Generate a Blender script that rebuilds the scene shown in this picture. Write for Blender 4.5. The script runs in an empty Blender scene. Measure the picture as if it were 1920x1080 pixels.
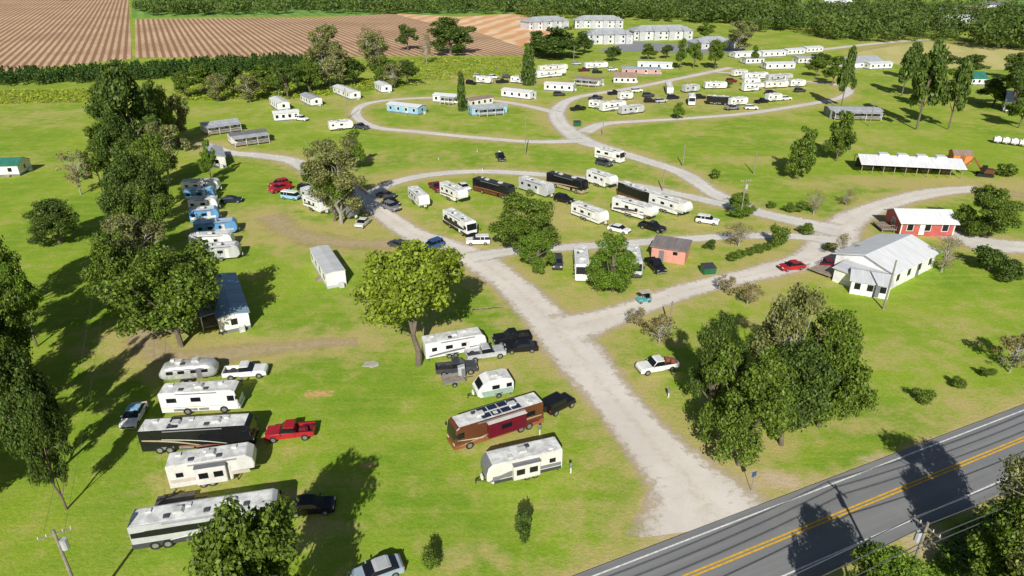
import bpy, bmesh, math, random
import numpy as np
from mathutils import Vector
random.seed(7); np.random.seed(7)
R=math.radians
S=bpy.context.scene; COL=S.collection
H0=50.0; F=1281.0; PT=R(26.2); CP,SP=math.cos(PT),math.sin(PT)
def gp(x,y):
    v=(y-540)/F; u=(x-960)/F
    t=H0/(SP+v*CP)
    return Vector((u*t,(CP-v*SP)*t,0))
def sc_at(y): return CP*(y+(F*SP/CP-540))/H0
def h_at(Y,ty): return H0-Y*math.tan(PT+math.atan((ty-540)/F))
# ---------------------------------------------------------------- materials
MC={}
def newmat(name):
    m=bpy.data.materials.new(name); m.use_nodes=True; nt=m.node_tree
    return m,nt,nt.nodes['Principled BSDF']
def nd(nt,t,**k):
    n=nt.nodes.new(t)
    for a,b in k.items():
        if a in n.inputs: n.inputs[a].default_value=b
        else: setattr(n,a,b)
    return n
def mixc(nt,fac,a,b,mode='MIX'):
    n=nt.nodes.new('ShaderNodeMix'); n.data_type='RGBA'; n.blend_type=mode
    for i,s in ((0,fac),(6,a),(7,b)):
        if hasattr(s,'default_value') or hasattr(s,'is_output'): nt.links.new(s,n.inputs[i])
        elif i==0: n.inputs[0].default_value=s
        else: n.inputs[i].default_value=(*s,1) if len(s)==3 else s
    return n.outputs[2]
def mapr(nt,v,a,b,c=0,d=1):
    n=nt.nodes.new('ShaderNodeMapRange'); n.interpolation_type='SMOOTHSTEP'
    nt.links.new(v,n.inputs[0])
    for i,x in zip((1,2,3,4),(a,b,c,d)): n.inputs[i].default_value=x
    return n.outputs[0]
def mth(nt,op,a,b):
    n=nt.nodes.new('ShaderNodeMath'); n.operation=op
    for i,s in enumerate((a,b)):
        if isinstance(s,(int,float)): n.inputs[i].default_value=s
        else: nt.links.new(s,n.inputs[i])
    return n.outputs[0]
def noise(nt,vec,scale,detail=3,rough=.6):
    n=nd(nt,'ShaderNodeTexNoise',Scale=scale,Detail=detail,Roughness=rough)
    nt.links.new(vec,n.inputs['Vector']); return n.outputs['Fac']
def mat(name,col,rough=.55,metal=0,var=.25,scale=1.5):
    if name in MC: return MC[name]
    m,nt,b=newmat(name)
    tc=nd(nt,'ShaderNodeTexCoord').outputs['Object']
    f=noise(nt,tc,scale,4,.65)
    f=mapr(nt,f,.3,.7)
    c0=tuple(c*(1-var) for c in col); c1=tuple(min(1,c*(1+var*.4)) for c in col)
    nt.links.new(mixc(nt,f,c0,c1),b.inputs['Base Color'])
    b.inputs['Roughness'].default_value=rough; b.inputs['Metallic'].default_value=metal
    MC[name]=m; return m
PAL=dict(white=(.84,.84,.83),offwhite=(.74,.72,.67),beige=(.58,.52,.43),silver=(.50,.51,.53),grey=(.2,.205,.22),dkgrey=(.06,.062,.07),
 black=(.012,.012,.014),red=(.42,.018,.03),maroon=(.16,.012,.025),blue=(.03,.09,.25),ltblue=(.30,.53,.70),shadeblue=(.14,.34,.60),bluegrey=(.34,.42,.50),teal=(.12,.4,.42),tan=(.46,.36,.22),  # left trailer stack blue carries the tint of tree shade
 brown=(.14,.05,.022),rust=(.30,.11,.05),green=(.01,.14,.06),salmon=(.66,.30,.24),orange=(.65,.22,.06),pink=(.6,.3,.27),sage=(.35,.48,.4),navy=(.015,.02,.05),wood=(.28,.19,.12))
def paint(c): return mat('paint_'+c,PAL[c],.35,0,.14,.8)
def wallm(c): return mat('wall_'+c,PAL[c],.7,0,.18,.7)
GLASS=mat('dark_glass',(.012,.014,.018),.12,0,.2)
TYRE=mat('tyre_rubber',(.015,.015,.015),.85)
RIM=mat('rim_metal',(.4,.4,.42),.4,.6)
CHROME=mat('trim_metal',(.35,.35,.36),.4,.5)
LAMP=mat('lamp_lens',(.75,.75,.7),.2)
TAIL=mat('tail_lens',(.4,.01,.01),.3)
DARKP=mat('dark_plastic',(.03,.03,.032),.6)
ROOFW=mat('rv_roof',(.76,.76,.74),.6,0,.36,.9)
CONC=mat('concrete',(.46,.43,.38),.85,0,.25)
WOOD=mat('weathered_wood',(.33,.27,.21),.8,0,.35)
POLEM=mat('pole_wood',(.30,.26,.21),.85,0,.3)
BARK=mat('bark',(.2,.16,.12),.9,0,.4,6)
BARKG=mat('bark_grey',(.38,.35,.31),.9,0,.35,6)
SOLAR=mat('solar_panel',(.02,.03,.07),.25)
WIREM=mat('wire_grey',(.10,.10,.105),.6)
def metal_roof(name,col,st=.3):
    if name in MC: return MC[name]
    m,nt,b=newmat(name); tc=nd(nt,'ShaderNodeTexCoord').outputs['Object']
    w=nd(nt,'ShaderNodeTexWave',Scale=.9,Distortion=0); w.bands_direction='X'; nt.links.new(tc,w.inputs['Vector'])
    mp=nd(nt,'ShaderNodeMapping'); mp.inputs['Scale'].default_value=(1.2,.15,.15); nt.links.new(tc,mp.inputs['Vector'])
    f=mapr(nt,noise(nt,mp.outputs[0],1.6,5,.7),.35,.7)
    c=mixc(nt,f,tuple(x*(.82 if st<.2 else .68) for x in col),col)
    c=mixc(nt,mapr(nt,w.outputs['Fac'],.75,1,0,st),c,tuple(x*.55 for x in col))
    nt.links.new(c,b.inputs['Base Color']); b.inputs['Roughness'].default_value=.45
    MC[name]=m; return m
RF_W=metal_roof('metal_roof_white',(.84,.85,.87),.12); RF_G=metal_roof('metal_roof_grey',(.54,.56,.59)); RF_D=metal_roof('roof_dark',(.22,.22,.23))
RF_GR=metal_roof('metal_roof_green',(.05,.24,.18)); RF_T=metal_roof('roof_tan',(.40,.29,.24)); RF_B=metal_roof('roof_blue',(.38,.53,.65))
RF_S=metal_roof('shingle_brown_grey',(.30,.26,.25)); RF_P=metal_roof('roof_pale_grey',(.66,.67,.69),.12)
def leafmat(name,col,vary=.6,hue=(1.25,1.12,.75),world=0):
    m,nt,b=newmat(name)
    g=nd(nt,'ShaderNodeNewGeometry'); oi=nd(nt,'ShaderNodeObjectInfo')
    lo=tuple(c*(1-vary) for c in col); hi=tuple(min(1,c*(1+vary)*h) for c,h in zip(col,hue))
    c=mixc(nt,g.outputs['Random Per Island'],lo,hi)
    c=mixc(nt,mth(nt,'MULTIPLY',oi.outputs['Random'],.3),c,tuple(min(1,x*y) for x,y in zip(col,(1.5,1.25,.9))))
    if world:
        c=mixc(nt,mapr(nt,noise(nt,g.outputs['Position'],.035,4,.7),.38,.68,0,.75),c,tuple(x*y for x,y in zip(col,(2.6,2.0,1.7))))
        c=mixc(nt,mapr(nt,noise(nt,g.outputs['Position'],.09,2,.7),.5,.75,0,.6),c,tuple(x*.5 for x in col))
    nt.links.new(c,b.inputs['Base Color']); b.inputs['Roughness'].default_value=.55; b.inputs['Specular IOR Level'].default_value=.35
    t=nd(nt,'ShaderNodeBsdfTranslucent'); nt.links.new(c,t.inputs['Color'])
    mx=nd(nt,'ShaderNodeMixShader'); mx.inputs[0].default_value=.2
    nt.links.new(b.outputs[0],mx.inputs[1]); nt.links.new(t.outputs[0],mx.inputs[2])
    nt.links.new(mx.outputs[0],nt.nodes['Material Output'].inputs[0]); return m
LM=dict(oak=leafmat('leaves_oak',(.10,.17,.025)),bright=leafmat('leaves_bright',(.11,.205,.025)),dark=leafmat('leaves_dark',(.065,.118,.024)),
 moss=leafmat('leaves_moss',(.17,.20,.085)),pine=leafmat('needles',(.08,.14,.03)),yellow=leafmat('leaves_yellow',(.18,.265,.03)),
 bare=leafmat('leaves_sparse',(.23,.21,.11)),weed=leafmat('weeds',(.29,.38,.05),.3),forest=leafmat('forest_leaves',(.065,.12,.027),world=1),hedge=leafmat('young_pine',(.045,.10,.022)))
# ---------------------------------------------------------------- builders
class MB:
    def __init__(s): s.v=[]; s.f=[]
    def add(s,vs,fs):
        n=len(s.v); s.v+= [tuple(v) for v in vs]; s.f+=[tuple(i+n for i in f) for f in fs]; return s
    def box(s,cx,cy,cz,sx,sy,sz,rz=0):
        c,q=math.cos(rz),math.sin(rz); vs=[]
        for z in (-.5,.5):
            for x,y in ((-.5,-.5),(.5,-.5),(.5,.5),(-.5,.5)):
                x*=sx;y*=sy
                vs.append((cx+x*c-y*q,cy+x*q+y*c,cz+z*sz))
        return s.add(vs,[(3,2,1,0),(4,5,6,7),(0,1,5,4),(1,2,6,5),(2,3,7,6),(3,0,4,7)])
    def prism(s,pr,y0,y1):
        n=len(pr); vs=[(x,y0,z) for x,z in pr]+[(x,y1,z) for x,z in pr]
        return s.add(vs,[tuple(range(n)),tuple(range(2*n-1,n-1,-1))]+[(i,(i+1)%n,n+(i+1)%n,n+i) for i in range(n)])
    def prismx(s,pr,x0,x1):
        n=len(pr); vs=[(x0,y,z) for y,z in pr]+[(x1,y,z) for y,z in pr]
        return s.add(vs,[tuple(range(n)),tuple(range(2*n-1,n-1,-1))]+[(i,(i+1)%n,n+(i+1)%n,n+i) for i in range(n)])
    def bev(s,pr,hw,b):
        n=len(pr); cx=sum(p[0] for p in pr)/n; cz=sum(p[1] for p in pr)/n; vs=[]
        for y,k in ((-hw,1),(-hw+b,0),(hw-b,0),(hw,1)):
            for x,z in pr:
                dx,dz=cx-x,cz-z; l=math.hypot(dx,dz) or 1
                vs.append((x+dx/l*b*k*1.2,y,z+dz/l*b*k*1.2))
        fs=[tuple(range(n)),tuple(range(4*n-1,3*n-1,-1))]
        for r in range(3): fs+=[(r*n+i,r*n+(i+1)%n,(r+1)*n+(i+1)%n,(r+1)*n+i) for i in range(n)]
        return s.add(vs,fs)
    def taper(s,z0,zt,k):
        s.v=[(x,y*(1-k*min(1,max(0,(z-z0)/(zt-z0)))),z) for x,y,z in s.v]; return s
    def tube(s,p0,p1,r0,r1=None,n=6):
        r1=r0 if r1 is None else r1; p0=Vector(p0);p1=Vector(p1); d=(p1-p0).normalized()
        a=d.orthogonal().normalized(); b=d.cross(a); vs=[]
        for p,r in ((p0,r0),(p1,r1)):
            for i in range(n):
                t=2*math.pi*i/n; vs.append(p+a*math.cos(t)*r+b*math.sin(t)*r)
        return s.add(vs,[(i,(i+1)%n,n+(i+1)%n,n+i) for i in range(n)]+[tuple(range(n-1,-1,-1)),tuple(range(n,2*n))])
    def mesh(s,name,m,smooth=False,fix=True):
        me=bpy.data.meshes.new(name); me.from_pydata(s.v,[],s.f); me.materials.append(m)
        if fix:
            bm=bmesh.new(); bm.from_mesh(me); bmesh.ops.recalc_face_normals(bm,faces=bm.faces); bm.to_mesh(me); bm.free()
        if smooth: me.shade_smooth()
        return me
    def build(s,name,m,parent=None,smooth=False):
        return link(name,s.mesh(name,m,smooth),parent)
def link(name,me,parent=None,loc=None):
    o=bpy.data.objects.new(name,me); COL.objects.link(o)
    if parent: o.parent=parent
    if loc: o.location=loc
    return o
def tag(o,label,cat,group=None,kind=None):
    if label: o['label']=label
    if cat: o['category']=cat
    if group: o['group']=group
    if kind: o['kind']=kind
    return o
def thing(name,label,cat,group=None,loc=(0,0,0),rz=0):
    o=bpy.data.objects.new(name,None); COL.objects.link(o); o.location=loc; o.rotation_euler=(0,0,rz); o.empty_display_size=.3
    return tag(o,label,cat,group)
def place(x1,y1,x2,y2,mode,W,bld=False):
    a=gp(x1,y1); b=gp(x2,y2); h=math.atan2(a.y-b.y,a.x-b.x); c=(a+b)/2
    n=Vector((-math.sin(h),math.cos(h),0))
    if n.dot(c)<0:
        n=-n
        if bld: h+=math.pi
    if mode=='e': c=c+n*W/2
    return c,h,(a-b).length
WC={}
def wheel(root,x,y,r=.36,w=.24,rim=True):
    k=(r,w)
    if k not in WC:
        WC[k]=(MB().tube((0,-w/2,0),(0,w/2,0),r,r,14).mesh('wheel',TYRE),MB().tube((0,-w/2-.012,0),(0,w/2+.012,0),r*.6,r*.6,10).mesh('rim',RIM))
    o=link('wheel',WC[k][0],root,(x,y,r))
    if rim: link('rim',WC[k][1],o)
# ---------------------------------------------------------------- vehicles
def P(L,pr): return [(x*L,z) for x,z in pr]
CARS=dict(
 sedan=(4.6,1.82,[(-.5,.3),(-.5,.8),(-.46,.97),(-.3,1.0),(.2,.98),(.44,.86),(.5,.65),(.5,.28)],[(-.41,.97),(-.24,1.40),(.04,1.42),(.25,.95)],[(-.26,1.38),(-.21,1.46),(.0,1.47),(.07,1.39)]),
 suv=(4.6,1.86,[(-.5,.35),(-.5,.95),(-.48,1.12),(.2,1.12),(.44,1.03),(.5,.8),(.5,.35)],[(-.485,1.1),(-.43,1.66),(.07,1.68),(.23,1.08)],[(-.46,1.63),(-.42,1.75),(.03,1.76),(.1,1.65)]),
 boxy=(4.3,1.86,[(-.49,.5),(-.49,1.1),(-.48,1.18),(.14,1.18),(.42,1.14),(.47,1.0),(.47,.5)],[(-.485,1.16),(-.475,1.76),(.1,1.76),(.16,1.16)],[(-.485,1.74),(-.475,1.86),(.09,1.86),(.12,1.74)]),
 van=(4.4,1.78,[(-.5,.35),(-.5,1.0),(-.49,1.1),(.44,1.08),(.5,.9),(.5,.35)],[(-.485,1.08),(-.46,1.72),(.34,1.72),(.45,1.06)],[(-.48,1.7),(-.45,1.92),(.3,1.92),(.36,1.7)]))
def car(root,kind,col,d=1,roofcol=None,cargo=None):
    m=paint(col); hi=d>0
    if kind=='pickup':
        L,W=5.5,1.94; hw=W/2
        MB().bev(P(L,[(-.125,.45),(-.125,1.16),(.2,1.17),(.46,1.1),(.5,.88),(.5,.42)]),hw,.07).build('body',m,root)
        b=MB()
        for s in (-1,1): b.box(-.31*L,s*(hw-.06),.85,.37*L,.12,.6)
        b.box(-.49*L,0,.85,.1,W-.26,.58); b.build('truck_bed',m,root)
        MB().box(-.31*L,0,.58,.35*L,W-.26,.1).build('bed_floor',DARKP,root)
        MB().bev(P(L,[(-.115,1.14),(-.1,1.76),(.09,1.78),(.21,1.14)]),hw-.05,.04).taper(1.15,1.8,.16).build('window_glass',GLASS,root)
        MB().bev(P(L,[(-.112,1.72),(-.1,1.86),(.07,1.87),(.105,1.74)]),hw-.18,.04).build('roof',m,root)
        if cargo:
            c=MB()
            for i in range(5): c.box(-.31*L+random.uniform(-.8,.8),random.uniform(-.5,.5),.95+.1*i,random.uniform(.4,.9),random.uniform(.3,.7),.5)
            c.build('cargo',paint(cargo),root)
        r=.42; xs=(.33*L,-.31*L)
    else:
        L,W,lo,gl,rf=CARS[kind]; hw=W/2
        MB().bev(P(L,lo),hw,.1).build('body',m,root)
        zb=gl[0][1]; zt=gl[1][1]
        MB().bev(P(L,gl),hw-.06,.05).taper(zb,zt,.2 if kind!='boxy' else .06).build('window_glass',GLASS,root)
        MB().bev(P(L,rf),(hw-.06)*(.86 if kind!='boxy' else .96),.05).build('roof',paint(roofcol) if roofcol else m,root)
        r=.42 if kind=='boxy' else .34; xs=(.31*L,-.3*L)
        if kind=='boxy': MB().tube((-.5*L-.1,-.12,.95),(-.5*L-.1,.12,.95),.36,.36,12).build('spare_wheel',TYRE,root)
        if kind in('suv','van') and hi:
            b=MB()
            for s in (-1,1):
                for q in (-.27,-.1): b.box(q*L,s*(hw-.085),(zb+zt)/2,.09,.06,zt-zb-.06)
            b.build('pillar',m,root)
    for x in xs:
        for s in (-1,1): wheel(root,x,s*(hw-.1),r,.25,hi)
    if hi:
        zl=.72 if kind in('sedan',) else .88
        for s in (-1,1):
            MB().box(.488*L if kind!='boxy' else .47*L,s*(hw-.3),zl,.1,.36,.16).build('headlight',LAMP,root)
            MB().box(-.497*L,s*(hw-.2),zl+.08,.06,.2,.3).build('taillight',TAIL,root)
            MB().box(.17*L,s*(hw+.08),1.1,.12,.2,.14).build('side_mirror',DARKP if kind=='boxy' else m,root)
        MB().box(.497*L if kind!='boxy' else .49*L,0,.48,.12,W-.2,.2).build('bumper',CHROME if kind=='pickup' else DARKP,root)
def swoosh(mb,hw,x0,z0,x1,z1,amp,th,n=8,e=.012):
    for s in (-1,1):
        vs=[];fs=[]
        for i in range(n+1):
            t=i/n; x=x0+(x1-x0)*t; z=z0+(z1-z0)*t+amp*math.sin(math.pi*t); w=th*(.25+.75*math.sin(math.pi*min(1,t*.8+.2))**.7)
            vs+= [(x,s*(hw+e),z-w/2),(x,s*(hw+e),z+w/2)]
        fs=[(2*i,2*i+1,2*i+3,2*i+2) for i in range(n)]; mb.add(vs,fs)
def roof_kit(root,L,H,nac,nv,solar=0):
    xs=[-L*.36+ L*.72*(i+.5)/nac for i in range(nac)]
    for x in xs:
        MB().bev([(x-.5,H+.02),(x-.45,H+.3),(x+.3,H+.3),(x+.5,H+.02)],.42,.08).build('air_conditioner',mat('ac_shell',(.62,.62,.6),.6),root)
    for i in range(nv):
        x=-L*.42+L*.8*(i+.25)/nv
        MB().box(x,.55*(-1)**i,H+.09,.5,.45,.16).build('roof_vent',mat('vent_dark' if i%2 else 'vent_pale',(.08,.08,.09) if i%2 else (.7,.7,.68),.5),root)
    for i in range(solar):
        x=-L*.2+ (i//2)*1.25
        MB().box(x,.55 if i%2 else -.55,H+.1,1.1,.8,.04).build('solar_panel',SOLAR,root)
def motorhome(root,L,col='white',low=None,stripes=(),H=3.1,nac=2,nv=4,solar=0,slide=0,d=1,roofcol=None,slidecol=None):
    W=2.42; hw=W/2; h=L/2
    MB().bev([(-h,.42),(-h,H-.12),(-h+.12,H),(h-.55,H),(h-.2,H-.25),(h-.02,H*.52),(h,H*.4),(h,.42)],hw,.09).build('body',paint(col),root)
    MB().box(-.25,0,H+.012,L-.75,W-.3,.05).build('roof',roofcol or ROOFW,root)
    if low: MB().bev([(-h-.01,.4),(-h-.01,1.0),(h+.012,1.0),(h+.012,.4)],hw+.012,.02).build('lower_panel',paint(low),root)
    w=MB().prism([(h-.19,H-.32),(h-.0,H*.52),(h+.03,H*.5),(h-.16,H-.3)],-hw+.15,hw-.15)
    w.build('windshield',GLASS,root)
    for s in (-1,1):
        MB().box(h-.75,s*(hw+.012),H*.66,.8,.03,.75).build('side_window',GLASS,root)
        n=3 if L>9 else 2
        for i in range(n):
            MB().box(-h*.75+i*(L*.62/n)+.3,s*(hw+.012),H*.68,1.15,.03,.6).build('side_window',GLASS,root)
        MB().box(h+.02,s*(hw-.35),1.0,.06,.4,.2).build('headlight',LAMP,root)
        MB().box(h-.05,s*(hw+.22),H*.72,.15,.22,.4).build('side_mirror',DARKP,root)
        MB().tube((-h*.55,s*(hw+.06),H-.12),(h*.5,s*(hw+.06),H-.12),.07).build('awning',paint('grey'),root)
    for q in (-.55,-.2,.1):
        MB().box(h*q,0,.72,h*.26,W+.03+(.02 if low else 0),.34).build('storage_door',mat('hatch_line',(.25,.25,.26),.5) if not low else paint(low),root)
    for i,(c,x0,z0,x1,z1,a,t) in enumerate(stripes):
        b=MB(); swoosh(b,hw,x0*h,z0*H,x1*h,z1*H,a,t,8,.03+.004*i); b.build('stripe',paint(c),root)
    if slide:
        MB().bev([(-h*.55,.95),(-h*.55,H-.35),(h*.3,H-.35),(h*.3,.95)],.3,.03).build('slide_out',paint(slidecol or col),root).location=(0,slide*(hw+.2),0)
        MB().box(-h*.1,slide*(hw+.515),H*.63,1.3,.03,.6).build('side_window',GLASS,root)
        MB().box(-h*.125,slide*(hw+.25),H-.32,h*.87,.6,.05).build('slide_awning',paint('offwhite'),root)
    MB().box(h*.42,-(hw+.014),1.35,.7,.03,1.8).build('door',paint(col),root)
    for s in (-1,1):
        wheel(root,h-1.75,s*(hw-.1),.48,.3); wheel(root,-h+3.0,s*(hw-.12),.48,.4)
        if L>11: wheel(root,-h+1.9,s*(hw-.12),.48,.3)
    MB().box(h+.06,0,.55,.12,W-.2,.3).build('bumper',paint(low or col),root)
    roof_kit(root,L,H+.03,nac,nv,solar)
def trailer(root,L,col='white',front='slant',band=None,frontcol=None,H=2.85,slide=0,nac=1,nv=3,stripes=(),solar=0,low=None,roofcol=None):
    W=2.4; hw=W/2; h=L/2
    if front=='fifth': H=max(H,3.25); pr=[(-h,.5),(-h,H-.1),(-h+.1,H),(h-.7,H),(h-.15,H-.45),(h,H-1.1),(h-.1,1.6),(h-2.2,1.55),(h-2.35,.5)]
    elif front=='round': pr=[(-h+.1,.5),(-h,1.0),(-h+.02,H-.7),(-h+.3,H-.15),(-h+.9,H),(h-1.7,H),(h-.9,H-.35),(h-.25,H-1.1),(h,1.3),(h-.05,.8),(h-.4,.5)]
    else: pr=[(-h,.55),(-h,H-.1),(-h+.1,H),(h-.6,H),(h-.2,H-.35),(h,H-1.1),(h,1.05),(h-.6,.5)]
    MB().bev(pr,hw,.08).build('body',paint(col),root)
    MB().box(-.35 if front!='round' else -.4,0,H+.012,L-(.8 if front!='round' else 2.6),W-.25,.05).build('roof',roofcol or ROOFW,root)
    e=.012
    if band: 
        b=MB()
        for s in (-1,1): b.box(-.2,s*(hw+e),H*.42,L-.8,.02,.42)
        b.build('stripe',paint(band),root)
    if low:
        b=MB()
        for s in (-1,1): b.box(-.3,s*(hw+e),.72,L-.9 if front!='fifth' else L-3,.026,.4)
        b.build('lower_panel',paint(low),root)
    for i,(c,x0,z0,x1,z1,a,t) in enumerate(stripes):
        b=MB(); swoosh(b,hw,x0*h,z0*H,x1*h,z1*H,a,t,8,.018+.004*i); b.build('stripe',paint(c),root)
    if frontcol:
        MB().prism([(h-.6,H+.005),(h-.2,H-.33),(h+.02,H-1.1),(h+.02,1.06),(h-.04,1.06),(h-.1,H-1.1)],-hw+.1,hw-.1).build('front_cap',paint(frontcol),root)
    if front=='round': MB().prism([(h-.85,H-.36),(h-.27,H-1.08),(h-.22,H-1.06),(h-.8,H-.3)],-hw+.3,hw-.3).build('front_window',GLASS,root)
    for s in (-1,1):
        n=3 if L>7.5 else 2
        for i in range(n):
            MB().box(-h*.72+i*(L*.72/n),s*(hw+.02),H*.64,.95 if i%2 else .7,.03,.55).build('side_window',GLASS,root)
    MB().box(h*.35,-(hw+.02),1.45,.65,.03,1.75).build('door',paint('offwhite'),root)
    MB().tube((-h*.5,-(hw+.07),H-.12),(h*.6,-(hw+.07),H-.12),.07).build('awning',paint('grey'),root)
    if slide:
        MB().bev([(-h*.35,.8),(-h*.35,H-.3),(h*.35,H-.3),(h*.35,.8)],.32,.03).build('slide_out',paint(col),root).location=(0,slide*(hw+.22),0)
        for q in (-.17,.17): MB().box(h*q,slide*(hw+.56),H*.6,.9,.03,.7).build('side_window',GLASS,root)
        MB().box(0,slide*(hw+.3),H-.27,h*.72,.7,.05).build('slide_awning',paint('grey'),root)
    for s in (-1,1):
        for x in ((-.45,.45) if L>5.5 else (0,)): wheel(root,-h*.15+x,s*(hw-.08),.36,.24)
        MB().box(-h*.15,s*(hw+.005),.72,1.9 if L>5.5 else 1,.05,.12).build('fender',DARKP,root)
    if front!='fifth':
        b=MB()
        for s in (-1,1): b.tube((h-.5,s*.7,.52),(h+1.0,0,.5),.05)
        b.tube((h+.9,0,0.02),(h+.9,0,.75),.04); b.build('hitch',DARKP,root)
        for q in (-.12,.12): MB().tube((h+.22,q*1.4,.55),(h+.22,q*1.4,1.0),.14,.12,8).build('gas_bottle',paint('offwhite'),root)
    else:
        for s in (-1,1): MB().tube((h-2.0,s*.8,0),(h-2.0,s*.8,1.6),.06).build('landing_leg',DARKP,root)
    b=MB()
    for s in (-1,1): b.tube((-h+.4,s*.9,0),(-h+.4,s*.9,.6),.04)
    b.build('stabiliser',DARKP,root)
    roof_kit(root,L if front!='round' else L*.6,H+.03,nac,nv,solar)
def round_trailer(root,L):
    h=L/2; W=2.4; n=18; m=16; b=MB(); vs=[]
    for i in range(m+1):
        t=-1+2*i/m; k=(1-abs(t)**5)**.45 if abs(t)<1 else .0
        k=max(k,.15); x=t*h
        for j in range(n):
            a=2*math.pi*j/n; ca,sa=math.cos(a),math.sin(a)
            y=math.copysign(abs(ca)**.55,ca)*W/2*(.75+.25*k); z=1.6+math.copysign(abs(sa)**.6,sa)*1.1*(k if sa>0 else .55+.45*k)
            vs.append((x,y,z))
    fs=[(i*n+j,i*n+(j+1)%n,(i+1)*n+(j+1)%n,(i+1)*n+j) for i in range(m) for j in range(n)]+[tuple(range(n)),tuple(range((m+1)*n-1,m*n-1,-1))]
    b.add(vs,fs).build('body',mat('bright_aluminium',(.72,.72,.72),.35,.4,.25),root,True)
    for s in (-1,1):
        for x in (-.6,-.2,.25,.62): MB().box(x*h,s*1.2,1.85,.8,.06,.45).build('side_window',GLASS,root)
        for x in (-.45,.45): wheel(root,x-.3,s*1.08,.36,.24)
    MB().box(h*.42,-1.2,1.5,.65,.07,1.5).build('door',CHROME,root)
    q=MB()
    for s in (-1,1): q.tube((h-.6,s*.7,.5),(h+.9,0,.5),.05)
    q.tube((h+.8,0,0),(h+.8,0,.7),.04); q.build('hitch',DARKP,root)
    MB().tube((-h*.6,-1.26,2.3),(h*.6,-1.26,2.3),.06).build('awning',paint('grey'),root)
    roof_kit(root,L*.8,2.69,2,3)
CATN=dict(sedan=('sedan_car','car'),suv=('suv','car'),boxy=('off_road_car','car'),van=('van','van'),pickup=('pickup_truck','pickup truck'))
def V(kind,col,mode,x1,y1,x2,y2,label,group='cars and trucks parked around the park',d=1,**k):
    n,c=CATN[kind]; W=1.94 if kind=='pickup' else CARS[kind][1]
    p,h,_=place(x1,y1,x2,y2,mode,W); t=thing(n,label,c,group,p,h); car(t,kind,col,d,**k); return t
def MH(L,mode,x1,y1,x2,y2,label,**k):
    p,h,l=place(x1,y1,x2,y2,mode,2.42); t=thing('motorhome',label,'motorhome','motorhomes parked in the park',p,h); motorhome(t,L or l,**k); return t
def TR(L,mode,x1,y1,x2,y2,label,**k):
    p,h,l=place(x1,y1,x2,y2,mode,2.4); f=k.get('front')
    t=thing('fifth_wheel_trailer' if f=='fifth' else 'camper' if f=='round' else 'travel_trailer',label,'trailer','camping trailers parked in the park',p,h); trailer(t,L or l,**k); return t
# --- foreground left row
p,h,l=place(405,716,305,725,'e',2.4); round_trailer(thing('travel_trailer','polished silver trailer with rounded ends beside the white pickup','trailer','camping trailers parked in the park',p,h),6.9)
V('pickup','white','e',498,709,420,715,'white pickup truck parked at the right end of the rounded silver trailer')
MH(9.0,'e',450,772,305,780,'plain white motorhome parked just below the rounded silver trailer',col='white',nac=1,nv=5,stripes=(('beige',-.95,.36,.9,.36,.0,.12),))
V('sedan','white','c',240,808,266,764,'white car with blue roof parked in tree shade left of the motorhome row',roofcol='ltblue')
MH(12,'e',475,840,270,853,'long black motorhome with tan swooshes beside the red pickup',col='black',nac=2,nv=5,solar=2,
   stripes=(('tan',-.95,.62,.2,.2,.25,.22),('offwhite',-.6,.62,.7,.22,.2,.1),('rust',-.3,.3,.95,.34,-.2,.2)))
V('pickup','red','e',502,832,585,825,'red pickup truck with loaded bed beside the black motorhome',cargo='maroon')
TR(8.5,'e',474,900,332,922,'cream fifth wheel trailer with raised front, below the black motorhome',col='offwhite',front='fifth',nac=1,nv=5,slide=-1,band='beige')
MH(13.2,'e',525,992,258,1036,'long silver and black motorhome half hidden by the tree at bottom left',col='silver',low='dkgrey',nac=2,nv=6,stripes=(('black',-.98,.66,.6,.66,.0,.75),('offwhite',-.5,.3,.6,.42,.15,.14)))
V('sedan','black','e',620,966,545,972,'black car in the tree shadow right of the bottom left tree')
V('sedan','bluegrey','c',680,1090,736,1070,'pale blue grey car cut by the bottom edge of the photo',roofcol='silver')
t=thing('utility_trailer','flat dark trailer between the cream fifth wheel and the silver motorhome','trailer',None,gp(330,946),R(12))
MB().box(0,0,.55,3.6,1.8,.1).build('deck',mat('trailer_deck',(.1,.09,.08),.8),t); MB().tube((1.8,0,.5),(3,0,.45),.05).build('hitch',DARKP,t)
for s in (-1,1): wheel(t,-.2,s*1.03,.32,.22)
# --- foreground centre
MH(11.2,'e',855,850,1018,797,'brown and maroon motorhome with solar panels on its roof',col='brown',low='rust',nac=2,nv=4,solar=8,slide=1,slidecol='maroon',H=3.25,
   stripes=(('tan',-.95,.5,.9,.22,.3,.2),('beige',-.2,.2,.95,.5,-.1,.18),('maroon',-.9,.3,.4,.3,.1,.3)))
V('boxy','black','c',1062,759,1033,774,'black off-road car towed behind the brown motorhome')
TR(8.4,'e',913,918,1055,884,'grey and white travel trailer with open slide-out, nearest the road',col='offwhite',frontcol='grey',nac=1,nv=3,slide=1,band='grey',low='dkgrey',H=2.95,stripes=(('grey',.3,.55,.95,.3,0,.5),))
TR(4.8,'e',898,754,962,741,'small rounded white and pale green camper above the brown motorhome',col='white',front='round',nac=1,nv=1,low='sage',H=2.7,band='sage')
TR(8.6,'e',908,660,805,679,'white travel trailer with black end half under the big oak',col='white',frontcol='black',nac=1,nv=3,stripes=(('grey',-.9,.3,.8,.45,.1,.3),))
V('pickup','silver','e',942,672,885,681,'silver grey pickup in front of the white trailer by the big oak')
V('pickup','black','e',930,651,996,643,'black pickup at the edge of the dirt road near the big oak')
V('sedan','black','e',955,665,1003,662,'black car just below the black pickup near the big oak')
V('pickup','dkgrey','e',890,702,824,708,'dark grey truck parked under the right side of the big oak')
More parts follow.
